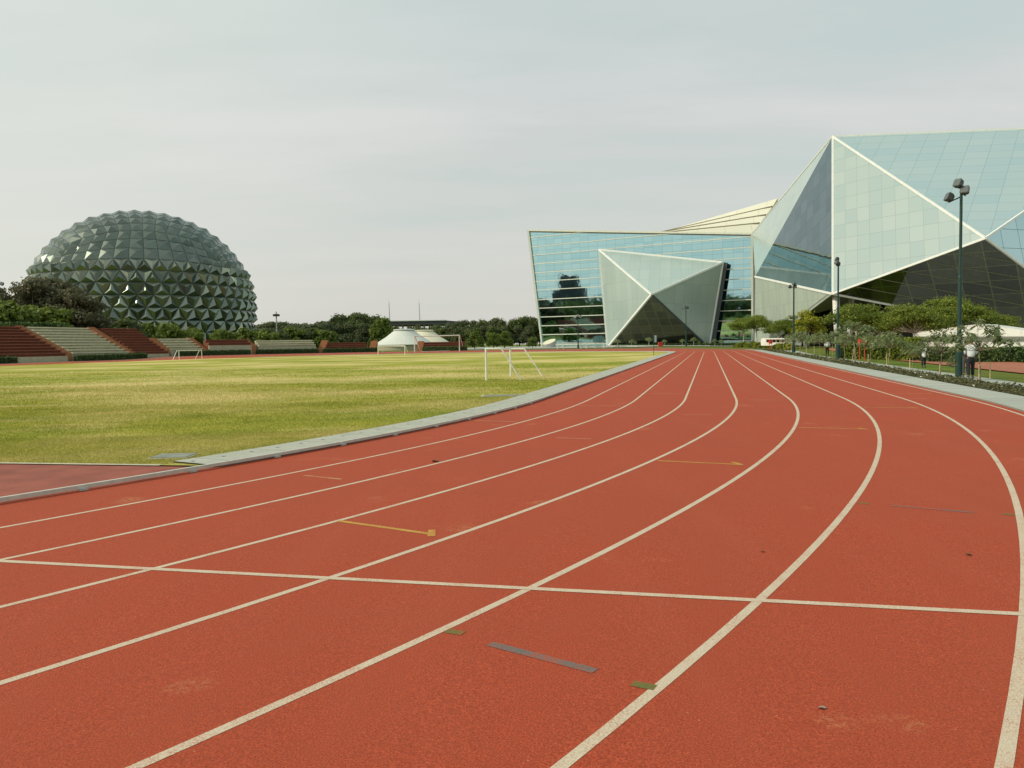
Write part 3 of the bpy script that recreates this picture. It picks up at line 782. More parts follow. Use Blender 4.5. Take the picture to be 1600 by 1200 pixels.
# --- white low annex behind the right hand trees
ax0, ax1 = at(1428, 530, 84), at(1760, 540, 70); gz = ground(ax0.x, ax0.y) - .2
an = empty('white_annex', (ax0.x, ax0.y, gz), 'low white building with a sloping white roof under the dark glass', 'annex building')
az = lambda x, y: onplane(x, y, ax0, Vector((ax0.y - ax1.y, ax1.x - ax0.x, 0)).normalized())
inw2 = Vector((5, 12, 0))
MB().slab([az(1432, 526.5), az(1770, 526.5), az(1770, 552), az(1432, 549)], 6).build('wall', M['white_paint'], an)
hi_ = [az(1426, 519) - Vector((0, 0, 0)), az(1527, 506.5), az(1602, 516.5), az(1770, 524.5), az(1770, 527), az(1426, 526.6)]
MB().slab([q - Vector((.5, 1.2, 0)) * .3 for q in hi_], 5).build('roof', M['white_paint'], an)
MB().bar(az(1428, 526.8) - Vector((.2, .5, 0)), az(1768, 526.8) - Vector((.2, .5, 0)), .25, .14).build('ledge', M['grey_wall'], an)
# low white kiosk beside the left umbrella tree
k0, k1 = at(1189, 536, 118), at(1228, 536, 112)
ks = empty('white_kiosk', (k0.x, k0.y, ground(k0.x, k0.y)), 'small low white kiosk with square openings among the shrubs', 'kiosk')
kp = lambda x, y: onplane(x, y, k0, Vector((k0.y - k1.y, k1.x - k0.x, 0)).normalized())
MB().slab([kp(1189, 529.5), kp(1229, 529.5), kp(1229, 540), kp(1189, 540)], 2.5).build('wall', M['white_paint'], ks)
MB().bar(kp(1194, 529.3) - Vector((0, .5, 0)), kp(1229, 529.3) - Vector((0, .5, 0)), 1.2, .16).build('roof', M['white_paint'], ks)
for x in (1198, 1207.5, 1213.5, 1221): MB().slab([q - Vector((0, .05, 0)) for q in (kp(x, 531.2), kp(x + 3.6, 531.2), kp(x + 3.6, 534.6), kp(x, 534.6))], .06).build('opening', M['window_black'], ks)

# stepped block standing out of frame on the left; the office glass mirrors it
simple('tower_grey', (.07, .075, .075), .8, var=.2, scale=.3)
def mirror(px, py, dist):
    d = ray(px, py).normalized(); q = onplane(px, py, BL, pn); r_ = d - pn * (2 * d.dot(pn)); return q + r_ * dist
m0, m1, mt = mirror(868, 440, 205), mirror(911, 440, 205), mirror(890, 434, 205)
tb = empty('tower_block', ((m0.x + m1.x) / 2, (m0.y + m1.y) / 2, -.2), 'dark stepped tower block left of the stands, mirrored in the blue office glass', 'building')
ax = (m1 - m0); ax.z = 0; wT = ax.length; ax.normalize(); Rm = Matrix((ax, Vector((-ax.y, ax.x, 0)), Vector((0, 0, 1)))).transposed(); cT = (m0 + m1) / 2
for nm, off, w_, h_ in (('main_block', 0, .56, 1.0), ('side_block', -.40, .26, .74), ('side_block', .41, .24, .80)):
    c_ = cT + ax * off * wT; MB().box((c_.x, c_.y, (mt.z * h_) / 2 - .2), (w_ * wT, 12, mt.z * h_), Rm).build(nm, M['tower_grey'], tb)
for k in range(4):
    c_ = cT + ax * (-.21 + .14 * k) * wT; MB().box((c_.x, c_.y, mt.z + .55), (.07 * wT, 11, 1.5), Rm).build('parapet', M['tower_grey'], tb)
# ------------------------------------------------------------------ vegetation
leafmat('leaf_dark', (.036, .055, .018), (.085, .118, .034), (.17, .21, .058), .35)
leafmat('leaf_far', (0.045, 0.064, 0.032), (0.092, 0.12, 0.052), (0.17, 0.20, 0.08), .30)
leafmat('leaf_bright', (0.052, 0.088, 0.014), (0.137, 0.193, 0.032), (0.263, 0.333, 0.061), .5, .4)
leafmat('leaf_yellow', (0.123, 0.140, 0.014), (0.280, 0.298, 0.026), (0.490, 0.473, 0.052), .5, .4)
leafmat('leaf_olive', (.055, .055, .030), (.115, .115, .060), (.20, .19, .10), .4, .35)
leafmat('leaf_umbrella', (.05, .085, .010), (.14, .19, .022), (.27, .32, .05), .5, .4)
leafmat('leaf_young', (.075, .115, .045), (.20, .26, .105), (.42, .48, .24), 1.4, .42)
leafmat('leaf_hedge', (0.025, 0.049, 0.014), (0.052, 0.096, 0.025), (0.105, 0.166, 0.044), 1.5, .2)
leafmat('leaf_cover', (.040, .048, .020), (.11, .115, .045), (.22, .21, .10), 2.0, .3)
simple('bark', (.12, .085, .055), .9, var=.3, scale=8, bmp=.5)
simple('bark_pale', (.30, .26, .17), .9, var=.25, scale=12, bmp=.4)
simple('bark_lime', (.52, .50, .42), .85, var=.15, scale=10, bmp=.3)
simple('stake_wood', (.50, .39, .22), .85, var=.25, scale=14, bmp=.3)
simple('petal_white', (.75, .72, .66), .6)

def leafquads(C, size, el, nrm_bias=None, rs=None, up=0.0, jitter=.5):
    """C (n,3) centres -> diamond leaves (n*4,3) with random facing"""
    n = len(C); r = rs
    d = r.normal(size=(n, 3)); d[:, 2] *= .6
    if nrm_bias is not None: d = d * jitter + nrm_bias
    d /= np.linalg.norm(d, axis=1, keepdims=True) + 1e-9
    q = r.normal(size=(n, 3)); q[:, 2] -= up
    b = np.cross(d, q); b /= np.linalg.norm(b, axis=1, keepdims=True) + 1e-9
    a = np.cross(d, b)
    s = (size * r.uniform(.6, 1.35, (n, 1)))
    L = a * s * el; W = b * s
    return np.stack([C - L, C + W * .9 - L * .1, C + L, C - W * .9 - L * .1], 1).reshape(-1, 3)
def blob_points(r, blobs, n, shell=.55):
    w = np.array([b[3] * b[4] * b[5] for b in blobs]) ** .7; w /= w.sum()
    k = r.choice(len(blobs), n, p=w); B = np.array(blobs)[k]
    d = r.normal(size=(n, 3)); d /= np.linalg.norm(d, axis=1, keepdims=True)
    rad = shell + (1 - shell) * r.random((n, 1)) ** .7
    rad *= 1 + .18 * r.normal(size=(n, 1))
    C = B[:, :3] + d * rad * B[:, 3:6]
    return C, d
PH = {}
def tree_proto(name, seed, height_, spread, trunk_h, nblob, nleaf, lsize, leaf, bark='bark', el=1.2, flat=.6, trunk_r=.16, shell=.5, top=1.0, up=0.0, lean=0.0, brad=.34):
    r = np.random.RandomState(seed); rr = random.Random(seed)
    e = empty(name); blobs = []
    for i in range(nblob):
        a = i * 2.4 + rr.uniform(-.5, .5); q = math.sqrt((i + .5) / nblob); z = trunk_h + (height_ - trunk_h) * (1 - q * q * top) * rr.uniform(.55, .98) - (height_ - trunk_h) * .12
        z = max(z, trunk_h + .05 * height_)
        br = spread * brad * rr.uniform(.75, 1.3)
        x, y = spread * .68 * q * math.cos(a), spread * .68 * q * math.sin(a)
        z = min(z, height_ - br * flat * .9)
        blobs.append((x, y, z, br, br, br * flat))
    mb = MB()
    t = [(0, 0, -.4)] + [(lean * k * k + rr.uniform(-.05, .05) * height_ * .12, rr.uniform(-.05, .05) * height_ * .12, trunk_h * k) for k in (.35, .7, 1.05)]
    mb.tube(t, [trunk_r * 1.3, trunk_r, trunk_r * .85, trunk_r * .7], 8)
    for b in blobs:
        p0 = Vector(t[-1]).lerp(Vector(t[-2]), rr.uniform(0, .7)); p1 = Vector(b[:3]); m_ = p0.lerp(p1, .5) + Vector((rr.uniform(-.1, .1), rr.uniform(-.1, .1), -.05)) * spread
        mb.tube([p0, m_, p1], [trunk_r * .55, trunk_r * .35, trunk_r * .12], 5)
    mb.build('trunk', M[bark], e, smooth=True)
    C, d = blob_points(r, blobs, nleaf, shell)
    keep = C[:, 2] > trunk_h * .55; C, d = C[keep], d[keep]
    nb = d * .7 + np.array([0, 0, .35])
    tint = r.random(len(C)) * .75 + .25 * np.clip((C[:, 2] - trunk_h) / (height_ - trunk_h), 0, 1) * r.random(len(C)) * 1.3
    Vq = leafquads(C, lsize, el, nb, r, up); npmesh('crown', Vq, 4, M[leaf], e, tint); PH[e.name] = float(np.percentile(Vq[:, 2], 99.4))
    return e
_used = set()
def place(proto, x, y, z, s=1.0, rz=0.0, label=None, cat=None, group=None, sz=None):
    o = proto if proto.name not in _used else copy_tree(proto)
    _used.add(proto.name); _used.add(o.name)
    o.location = (x, y, z); o.scale = (s, s, sz or s); o.rotation_euler = (0, 0, rz)
    return tag(o, label, cat, group)
R = random.Random(11)
def plant(proto, ph, px, ytop, Y, label, cat='tree', group=None, ybase=None, wide=1.0):
    """stand a tree of proto height ph where the picture column px meets depth Y, tall enough to reach row ytop"""
    p = at(px, 540, Y); g = ground(p.x, p.y) - .05; top = at(px, ytop, Y).z; s = (top - g) / PH[proto.name]
    return place(proto, p.x, p.y, g, s * wide, R.uniform(0, 6.28), label, cat, group, s)

far = [tree_proto('broadleaf_tree', 21 + i, 10, 4.6, 2.2, 13, 5600, .20, 'leaf_dark' if i % 2 else 'leaf_far', flat=.72) for i in range(4)]
brt = [tree_proto('broadleaf_tree', 31 + i, 8, 3.4, 1.6, 11, 2600, .23, 'leaf_bright', flat=.85) for i in range(2)]
umf = [tree_proto('broadleaf_tree', 41 + i, 10, 6.5, 5.0, 11, 2600, .30, 'leaf_far', flat=.42, top=.5) for i in range(2)]
oli = [tree_proto('broadleaf_tree', 51 + i, 11, 4.6, 2.5, 19, 5200, .135, 'leaf_olive', flat=.55, shell=.25, brad=.25) for i in range(2)]
col_ = tree_proto('columnar_tree', 61, 8, 2.2, .8, 10, 2600, .2, 'leaf_bright', flat=1.2, top=.9)

g1 = 'rounded trees on the skyline right of the dome'; l1 = 'grey green rounded tree on the skyline between the dome and the tall dark clump'
for px, yt, Y in ((408, 507, 268), (418, 504, 275), (436, 503.5, 270), (447, 508, 282), (462, 505.5, 270), (473, 507, 285), (488, 508, 270), (501, 504, 262), (512, 502.5, 268), (397, 508, 280), (455, 512, 255), (482, 513, 255), (425, 513, 250)):
    plant(R.choice(umf), 10, px, yt, Y, l1, 'tree', g1, wide=R.uniform(1.0, 1.2))
g2 = 'green trees behind the low stands'; l2 = 'mid green leafy tree standing just behind the low cream grandstand block'
for px, yt, Y in ((405, 520, 182), (418, 516, 186), (447, 514, 190), (460, 512, 186), (474, 516, 190), (486, 513, 188), (497, 514, 192), (438, 520, 180), (510, 516, 188)):
    plant(R.choice(brt + far), 8.6, px, yt, Y, l2, 'tree', g2, wide=R.uniform(1.0, 1.3))
g3 = 'tall dark clump of trees left of the pavilions'; l3 = 'tall dark green tree in the clump left of the white pavilions'
for px, yt, Y in ((522, 498, 215), (533, 495, 212), (545, 490.5, 216), (556, 493, 210), (569, 492, 214), (580, 493, 218), (590, 498, 215), (528, 508, 200), (541, 506, 200), (553, 507, 202), (566, 506, 200), (578, 508, 202), (516, 507, 206)):
    plant(R.choice(far), 10, px, yt, Y, l3, 'tree', g3, wide=R.uniform(.85, 1.1))
plant(col_, 8, 589, 501, 196, 'pale green columnar tree left edge of the white pavilion roof'); plant(col_, 8, 602, 497.5, 199, 'taller pale green columnar tree beside the dark flat roof')
g4 = 'dark trees behind the pavilions'; l4 = 'dark green tree of the belt behind the pavilions and below the flat roof'
for px, yt, Y in ((612, 511, 255), (622, 512, 262), (640, 511, 250), (652, 509, 258), (668, 511, 248), (685, 509, 252), (700, 506, 262), (690, 513, 235), (676, 514, 240), (655, 514, 240), (708, 508, 250), (630, 515, 240)):
    plant(R.choice(far), 10, px, yt, Y, l4, 'tree', g4)
g5 = 'dark trees between the pavilions and the glass office'; l5 = 'dark green tree between the large white goal and the glass office'
for px, yt, Y in ((716, 503, 250), (728, 501, 255), (741, 502, 252), (754, 504, 250), (764, 499, 255), (776, 498.5, 250), (788, 502, 248), (801, 501, 252), (812, 497, 246), (823, 496, 250), (834, 497, 248), (843, 499, 262), (856, 505, 262), (722, 512, 232), (738, 513, 230), (756, 510, 232), (772, 511, 230), (790, 511, 230), (808, 510, 232), (826, 510, 230)):
    plant(R.choice(far), 10, px, yt, Y, l5, 'tree', g5)
for px, yt, Y, lab in ((742, 518, 182, 'light green young tree just right of the large white goal'), (771, 520, 185, 'light green young tree farther right of the white goal, beside a lime trunk'), (788, 518, 188, 'light green young tree midway between goal and office'), (832, 527, 178, 'low bright green tree beside the corner of the glass office')):
    plant(R.choice(brt), 8, px, yt, Y, lab, 'tree', wide=1.0)

g6 = 'brownish trees in front of the left side of the dome'; l6 = 'brownish olive tree in front of the lower left of the dome'
for px, yt, Y in ((60, 436, 138), (84, 437, 142), (108, 441, 140), (128, 452, 136), (36, 447, 140), (12, 452, 138), (-12, 456, 140), (72, 458, 140), (100, 462, 138), (48, 460, 138), (122, 470, 138), (22, 466, 138), (138, 474, 138), (-30, 462, 138)):
    plant(R.choice(oli), 11, px, yt, Y, l6, 'tree', g6, wide=R.uniform(.85, 1.05))
for px, yt, lab in ((26, 472, 'bright green round bush behind the leftmost brown seats'), (8, 480, 'bright green bush at the far left edge above the stands'), (68, 482, 'bright green bush above the stair between brown and cream seats'), (92, 485, 'bright green bush above the left cream seats')):
    plant(R.choice(brt), 8, px, yt, 125 if px < 50 else 132, lab, 'bush', wide=1.1)
g7 = 'dark bushes at the foot of the dome'; l7 = 'dark green bush at the foot of the dome behind the tall brown seats'
for px, yt in ((142, 503), (160, 501), (178, 500), (196, 503), (208, 507)): plant(R.choice(far), 10, px, yt, 152, l7, 'bush', g7, wide=1.5)
g8 = 'light green shrubs in front of the dome'; l8 = 'light green shrub in front of the dome behind the low stands'
for px, yt in ((222, 509), (236, 506), (251, 511), (265, 505), (279, 516), (299, 513), (305, 519), (337, 521), (350, 515), (376, 517), (387, 513), (403, 519), (414, 516), (427, 520)):
    plant(R.choice(brt), 8, px, yt, 158 + R.uniform(-4, 4), l8, 'shrub', g8, wide=.9)

# clipped hedges: leaf covered blocks
def hedge(pts, w, h, label, leaf='leaf_hedge', dens=130, size=.075, name='hedge', z0=None, group=None):
    r = np.random.RandomState(len(label) + int(abs(pts[0][0]) * 7))
    p = [Vector((q[0], q[1], 0)) for q in pts]; o = p[0].lerp(p[-1], .5); o.z = ground(o.x, o.y) if z0 is None else z0
    e = empty(name, o, label, 'hedge', group); C = []; nb = []; mb = MB()
    for a, b_ in zip(p, p[1:]):
        d = b_ - a; L = d.length; d.normalize(); s = Vector((-d.y, d.x, 0)); ga = (ground(a.x, a.y) + ground(b_.x, b_.y)) / 2 if z0 is None else z0
        n = int(L * (w + 2 * h) * dens); u = r.random(n) * L; k = r.random(n) * (w + 2 * h)
        for i in range(n):
            if k[i] < h: off, z, nn = -w / 2, k[i], -s
            elif k[i] < h + w: off, z, nn = k[i] - h - w / 2, h, Vector((0, 0, 1))
            else: off, z, nn = w / 2, k[i] - h - w, s
            q = a + d * u[i] + s * off; C.append((q.x, q.y, ga + z)); nb.append(tuple(nn))
        Rm = Matrix((d, s, Vector((0, 0, 1)))).transposed()
        mb.box(((a.x + b_.x) / 2, (a.y + b_.y) / 2, ga + h * .45), (L, w * .8, h * .92), Rm)
    mb.build('branches', M['leaf_hedge'], e)
    C = np.array(C); C += r.normal(size=C.shape) * .06
    npmesh('foliage', leafquads(C, size, 1.1, np.array(nb), r, jitter=.9), 4, M[leaf], e, r.random(len(C)))
    return e
def eline(x0, x1, e, n=4): return [on_e(x0 + (x1 - x0) * i / n, e) for i in range(n + 1)]
for x0, x1, lab in ((-60, 23, 'clipped hedge below the leftmost brown seats'), (118, 227, 'long clipped hedge below the cream and brown seats left of the small goal'), (276, 390, 'clipped hedge behind the leftmost small white goal'), (401, 497, 'clipped hedge below the low cream seating block'), (504, 589, 'clipped hedge below the low brown block left of the pavilions'), (660, 730, 'clipped hedge behind the large white goal')):
    hedge(eline(x0, x1, 14.6), .9, .85, lab, dens=60, size=.09)
hb = [on_e(-80, 25.5), on_e(0, 25.5), on_e(112, 25.5)]
hedge(hb, 1.2, 6.0, 'dark hedge along the top of the tall grandstand', dens=10, size=.2)

# umbrella trees right of the track
umb = [tree_proto('umbrella_tree', 81 + i, 5.2, 3.0, 2.75, 15, 7000, .07, 'leaf_umbrella', 'bark_lime', flat=.42, trunk_r=.09, shell=.35, top=.7, brad=.34) for i in range(3)]
for px, yt, Y, lab in ((1338, 476, 80, 'dark green umbrella tree in front of the white columns'), (1372, 492, 84, 'low umbrella tree just right of the white columns'), (1398, 478, 78, 'umbrella tree between the white columns and the tall lamp post'), (1428, 477, 74, 'umbrella tree with a lime washed trunk left of the tall lamp post'),
                       (1455, 470, 92, 'broad umbrella tree left of the tall lamp post'), (1484, 464.5, 94, 'tallest umbrella tree, right behind the tall lamp post'), (1517, 480, 92, 'umbrella tree just right of the tall lamp post'), (1552, 486, 94, 'rightmost umbrella tree under the dark glass')):
    plant(R.choice(umb), 5.2, px, yt, Y, lab, wide=R.uniform(.95, 1.15))
for px, yt, Y, lab in ((1162, 497, 150, 'left half of the rounded tree pair at the corner of the glass office'), (1182, 493, 146, 'right half of the rounded tree pair at the corner of the glass office'), (1216, 502, 120, 'rounded green tree left of the yellowish tree by the wing wall'), (1236, 494, 124, 'rounded green tree behind the middle lamp post')):
    plant(R.choice(umb), 5.2, px, yt, Y, lab, wide=1.0)
yel = tree_proto('rounded_tree', 91, 5.2, 2.2, 1.9, 10, 3000, .09, 'leaf_yellow', flat=.6, trunk_r=.08, shell=.35)
plant(yel, 5.2, 1262, 485, 118, 'yellow green tree in front of the grey wing wall')
# hedges and bushes under them
def hpts(*q): return [hit(*p) for p in q]
hedge([at(1310, 545, 72), at(1380, 545, 70), at(1440, 545, 68)], 2.2, 1.9, 'loose green hedge under the umbrella trees left of the lamp post', 'leaf_umbrella', 90, .10)
hedge([at(1440, 545, 66), at(1520, 545, 64), at(1640, 545, 62)], 1.8, 1.15, 'dark green hedge in front of the low white annex', 'leaf_hedge', 90, .09)
shp = [tree_proto('shrub', 121 + i, 2.0, 1.3, .25, 8, 900, .10, 'leaf_yellow' if i else 'leaf_bright', flat=.8, trunk_r=.05, shell=.3, top=.8) for i in range(2)]
for k, (px, yt, Y) in enumerate(((1149, 538, 142), (1156, 535, 140), (1163, 533.5, 139), (1170, 535, 138), (1177, 533, 136), (1184, 534.5, 134), (1191, 536, 130), (1197, 538, 126))):
    plant(shp[k % 2], 2, px, yt, Y, 'yellow green shrub in the row at the far right corner of the track', 'shrub', 'shrubs at the far right corner of the track', wide=1.25)
for k, (px, yt, Y) in enumerate(((1213, 537.5, 110), (1220, 536, 108), (1227, 535, 106), (1234, 536, 104))):
    plant(shp[k % 2], 2, px, yt, Y, 'bright green shrub between the small white kiosk and the middle lamp post', 'shrub', 'shrubs right of the small kiosk', wide=1.1)
hedge([at(960, 541, 168), at(1060, 541, 168), at(1150, 541, 168)], 1.0, .5, 'low dark hedge along the foot of the glass office', 'leaf_hedge', 60, .1)

# young staked trees in the planting bed
def young(seed, nclump, h=2.3, spread=.95):
    r = np.random.RandomState(seed); rr = random.Random(seed); e = empty('young_tree'); mb = MB(); V = []; T = []
    fork = Vector((rr.uniform(-.08, .08), rr.uniform(-.08, .08), h * .52)); mb.tube([(0, 0, -.2), (rr.uniform(-.03, .03), 0, h * .25), fork], [.022, .017, .014], 7)
    for i in range(nclump):
        a = i * 2.4 + rr.uniform(-.4, .4); q = math.sqrt((i + .6) / nclump)
        tip = Vector((spread * q * math.cos(a), spread * q * math.sin(a), h * (1.0 - .34 * q * q) * rr.uniform(.86, 1.0)))
        m_ = fork.lerp(tip, .55) + Vector((0, 0, -.06)); mb.tube([fork, m_, tip], [.011, .008, .005], 5)
        for k in range(rr.randint(20, 28)):
            az, elv = rr.uniform(0, 6.28), rr.uniform(-.55, .9); L = rr.uniform(.17, .33) ; d = Vector((math.cos(az) * math.cos(elv), math.sin(az) * math.cos(elv), math.sin(elv)))
            b0 = tip - (tip - m_).normalized() * rr.uniform(0, .22); s = d.cross(Vector((0, 0, 1))).normalized() * L * .15; mid = b0 + d * L * .55; end = b0 + d * L + Vector((0, 0, -L * .32))
            V += [b0, mid + s, end, mid - s]; T.append(rr.random() * .8 + .2 * max(0, elv))
    mb.build('trunk', M['bark_pale'], e, smooth=True)
    npmesh('crown', np.array([tuple(p) for p in V]), 4, M['leaf_young'], e, T); return e
yg = [young(101 + i, 17 + 3 * i) for i in range(4)]
ylist = [(1530, 604, 497, 1.2, 'nearest young tree with long leaves and a crooked trunk, right of the white shirted man'), (1469, 592, 514, 1.25, 'young tree with a thin straight trunk just left of the tall lamp post'), (1425, 579.5, 533, .9, 'small young tree beside the walking woman'),
         (1388, 577, 513, 1.0, 'young tree left of the walking woman with one pale stake'), (1360, 573, 519, .9, 'young tree beside the red hose box on legs'), (1336, 568, 500, 1.35, 'largest bright young tree with whitish leaf tips left of the red hose box'),
         (1320, 564.5, 518, .9, 'young tree between the brightest one and the second lamp post'), (1301, 562, 515, 1.1, 'young tree at the foot of the second lamp post'), (1281, 557, 516, 1.0, 'young tree left of the man half hidden in leaves'), (1271, 556, 520, .9, 'small young tree in front of the white column stub'),
         (1259, 553, 522, .9, 'small young tree right of the middle lamp post'), (1250, 554, 514, 1.0, 'young tree at the foot of the middle lamp post'), (1242, 551, 520, .9, 'small young tree just left of the middle lamp post'), (1231, 549, 521, .9, 'farthest young tree in the planting bed by the yellow hedge'),
         (1487, 597, 553, .45, 'low sapling tuft at the foot of the tall lamp post')]
spots = {}
for i, (px, yb, yt, wd, lab) in enumerate(ylist):
    p = hit(px, yb); top = at(px, yt, p.y).z; s = (top - p.z) / 2.3; spots[px] = p
    place(yg[i % 4], p.x, p.y, p.z, s * wd, R.uniform(0, 6.28), lab, 'young tree', None, s)
sk0 = None
for px, yb, yt, lean, lab in ((1529.5, 603, 570, 0, 'thick pale stake right of the white shirted man'), (1547, 592, 565, .0, 'taller pale stake at the right of the nearest young tree'), (1468, 591.5, 565, .02, 'pale stake beside the thin trunk left of the tall lamp post'), (1421.5, 580, 560, 0, 'whitish stake left of the walking woman'),
                              (1385.5, 577, 552, 0, 'pair of stakes, whiter one, left of the woman'), (1356.5, 573, 553, 0, 'pale stake just left of the tree beside the hose box'), (1331.5, 567.5, 545, .1, 'leaning stake under the largest bright young tree'), (1337, 568, 544, -.05, 'second stake under the largest bright young tree'),
                              (1272.5, 553.5, 541, 0, 'short stake below the white column stub'), (1260, 554.5, 541, 0, 'short pale stake right of the middle lamp post'), (1250, 550.5, 537, 0, 'short stake at the middle lamp post'), (1236.5, 548.5, 537, 0, 'short stake left of the middle lamp post'), (1224.5, 548, 533, 0, 'farthest stake beside the yellow hedge'), (1242.5, 551, 531, .1, 'whitish bent stake by the middle lamp post')):
    p = hit(px, yb); top = at(px, yt, p.y); mb = MB()
    mb.tube([(p.x, p.y, p.z - .2), (p.x + lean * .5, p.y, (p.z + top.z) / 2), (p.x + lean, p.y, top.z)], [.023, .022, .020], 7)
    o_ = mb.build('tree_stake', M['stake_wood']); tag(o_, lab, 'stake', 'wooden stakes of the young trees')
# creeping ground cover with a few white flowers
r = np.random.RandomState(5); C = []
path = [p for p in OV if rk(p)]
for p, q in zip(path, path[1:]):
    if math.hypot(p[0] - q[0], p[1] - q[1]) > 3: continue
    Sm = (p[0] + q[0]) / 2; n = 800 if Sm < 34 else (360 if Sm < 60 else 160)
    if Sm < 2: n = 60
    for _ in range(n):
        t = r.random(); e = 10.99 + 2.4 * r.random(); S = p[0] + (q[0] - p[0]) * t + p[2] * e; N = p[1] + (q[1] - p[1]) * t + p[3] * e
        hmax = .09 + .09 * math.sin(S * 1.7) * math.sin(S * .63 + e * 2) + .07 * math.sin(S * 4.1 + e * 3) + .05 * r.random()
        v = P(S, N, height(S, N) + .03 + max(.04, hmax) * r.random() * min(1, (e - 10.93) * 4)); C.append(tuple(v))
C = np.array(C); big = np.where(np.linalg.norm(C, axis=1) > 45, 1.8, 1.0)[:, None]
gc = npmesh('ground_cover', leafquads(C, .028 * big, 1.7, np.tile([0, 0, .8], (len(C), 1)), r), 4, M['leaf_cover'], None, r.random(len(C)))
tag(gc, 'low grey green creeping plants filling the bed along the pavement', 'ground cover', None, 'stuff')
sel = C[r.choice(len(C), 260)] + np.array([0, 0, .03]) * 1.0
fl = npmesh('flowers', leafquads(sel, .035, 1.0, np.tile([0, -.4, 1], (len(sel), 1)), r, jitter=.3), 4, M['petal_white']); tag(fl, 'small white flowers scattered over the creeping plants', 'flowers', None, 'stuff')

# grass blades over the near part of the infield, sparser with distance
r = np.random.RandomState(9); pts = []
for d0, d1, n in ((9, 14, 36000), (14, 22, 42000), (22, 34, 26000), (34, 60, 14000)):
    k = 0
    while k < n:
        Y = r.uniform(d0, d1, n); X = r.uniform(-.72, .25, n) * Y
        S = X * SU + Y * CU; N = X * CU - Y * SU
        ds = np.maximum(np.maximum(S0 - S, 0), S - S0 - SL); e = np.hypot(ds, N - NC) - R0
        ok = (e < -1.03) & (S > SD + .02); X, Y, N = X[ok], Y[ok], N[ok]
        z = K * np.maximum(N, -12); pts.append(np.stack([X, Y, z], 1)); k += len(X)
        if k < n * .1: break
B0 = np.concatenate(pts); n = len(B0); dist = np.linalg.norm(B0, axis=1)[:, None]
hgt = r.uniform(.014, .036, (n, 1)) * np.clip(dist / 18, .8, 1.5); wd = .0042 * np.clip(dist / 10, 1, 4.5); a = r.uniform(0, 6.28, n)
s = np.stack([np.cos(a), np.sin(a), 0 * a], 1) * wd; lean = np.concatenate([r.normal(size=(n, 2)) * .7, np.ones((n, 1))], 1)
V = np.stack([B0 - s, B0 + s, B0 + lean * hgt], 1).reshape(-1, 3)
gr = npmesh('grass', V, 3, M['grass_blade'], None, r.random(n)); tag(gr, 'short yellow green grass blades covering the infield', 'grass', None, 'stuff')
# longer ragged blades along the slab edge
n = 9000; t_ = r.random(n) * 50 - 11; bs = []
for i in range(n):
    k = r.randint(0, len(OV) - 1); p = OV[k]
    if not (p[0] > SD and p[1] > NC and p[0] < 60): continue
    e = -1.05 - .09 * r.random() ** 2; S, N = p[0] + p[2] * e, p[1] + p[3] * e + 0; d_ = (r.random() - .5)
    q = OV[min(k + 1, len(OV) - 1)]; S += (q[0] - p[0]) * d_; N += (q[1] - p[1]) * d_; v = P(S, N, height(S, N)); bs.append(tuple(v))
B1 = np.array(bs); n = len(B1); a = r.uniform(0, 6.28, n); s = np.stack([np.cos(a), np.sin(a), 0 * a], 1) * .006
V = np.stack([B1 - s, B1 + s, B1 + np.concatenate([r.normal(size=(n, 2)) * .05, r.uniform(.04, .11, (n, 1))], 1)], 1).reshape(-1, 3)
tag(npmesh('edge_grass', V, 3, M['grass_blade'], None, r.random(n)), 'ragged longer grass growing against the pale slabs', 'grass', None, 'stuff')
# distant wood left of the frame (it shows in the mirror glass of the office)
r = np.random.RandomState(77); blobs = []
for i in range(90):
    t = i / 89; S, N = -120 + 250 * t, -118 - 22 * r.random(); p = P(S, N, 0); rad = r.uniform(4, 6.5)
    if p.y > 60 and p.x / p.y > -.75: continue
    blobs.append((p.x, p.y, r.uniform(4, 8), rad, rad, rad * 1.1))
C, d = blob_points(r, blobs, 26000, .5); C[:, 2] = np.maximum(C[:, 2], -.1)
wd_ = npmesh('distant_wood', leafquads(C, .75, 1.1, d, r), 4, M['leaf_dark'], None, r.random(len(C))); tag(wd_, 'dark mass of trees continuing left beyond the stands', 'wood', None, 'stuff')
for pr_ in far + brt + umf + oli + [col_] + umb + [yel] + yg:
    if pr_.name not in _used:
        for ch in kids(pr_): bpy.data.objects.remove(ch)
        bpy.data.objects.remove(pr_)
# ------------------------------------------------------------------ posts, goals, fence, boxes
simple('post_green', (.020, .055, .047), .4, .3, var=.15, scale=2)
simple('lamp_body', (.075, .085, .085), .45, .4); simple('lamp_light', (.55, .55, .50), .4, .2)
simple('lamp_glass', (.11, .13, .13), .4, .2, var=.1); simple('goal_white', (.72, .72, .66), .4, var=.08, scale=5, dirt=(.5, .48, .4))
simple('bin_green', (.02, .05, .035), .5, var=.2); simple('flag_blue', (.26, .33, .36), .7); simple('tank_silver', (.45, .47, .45), .35, .6, var=.08, scale=.8)
simple('leaf_dry', (.16, .08, .03), .9, var=.3, scale=60); simple('pebble', (.36, .30, .24), .9, var=.2, scale=60)

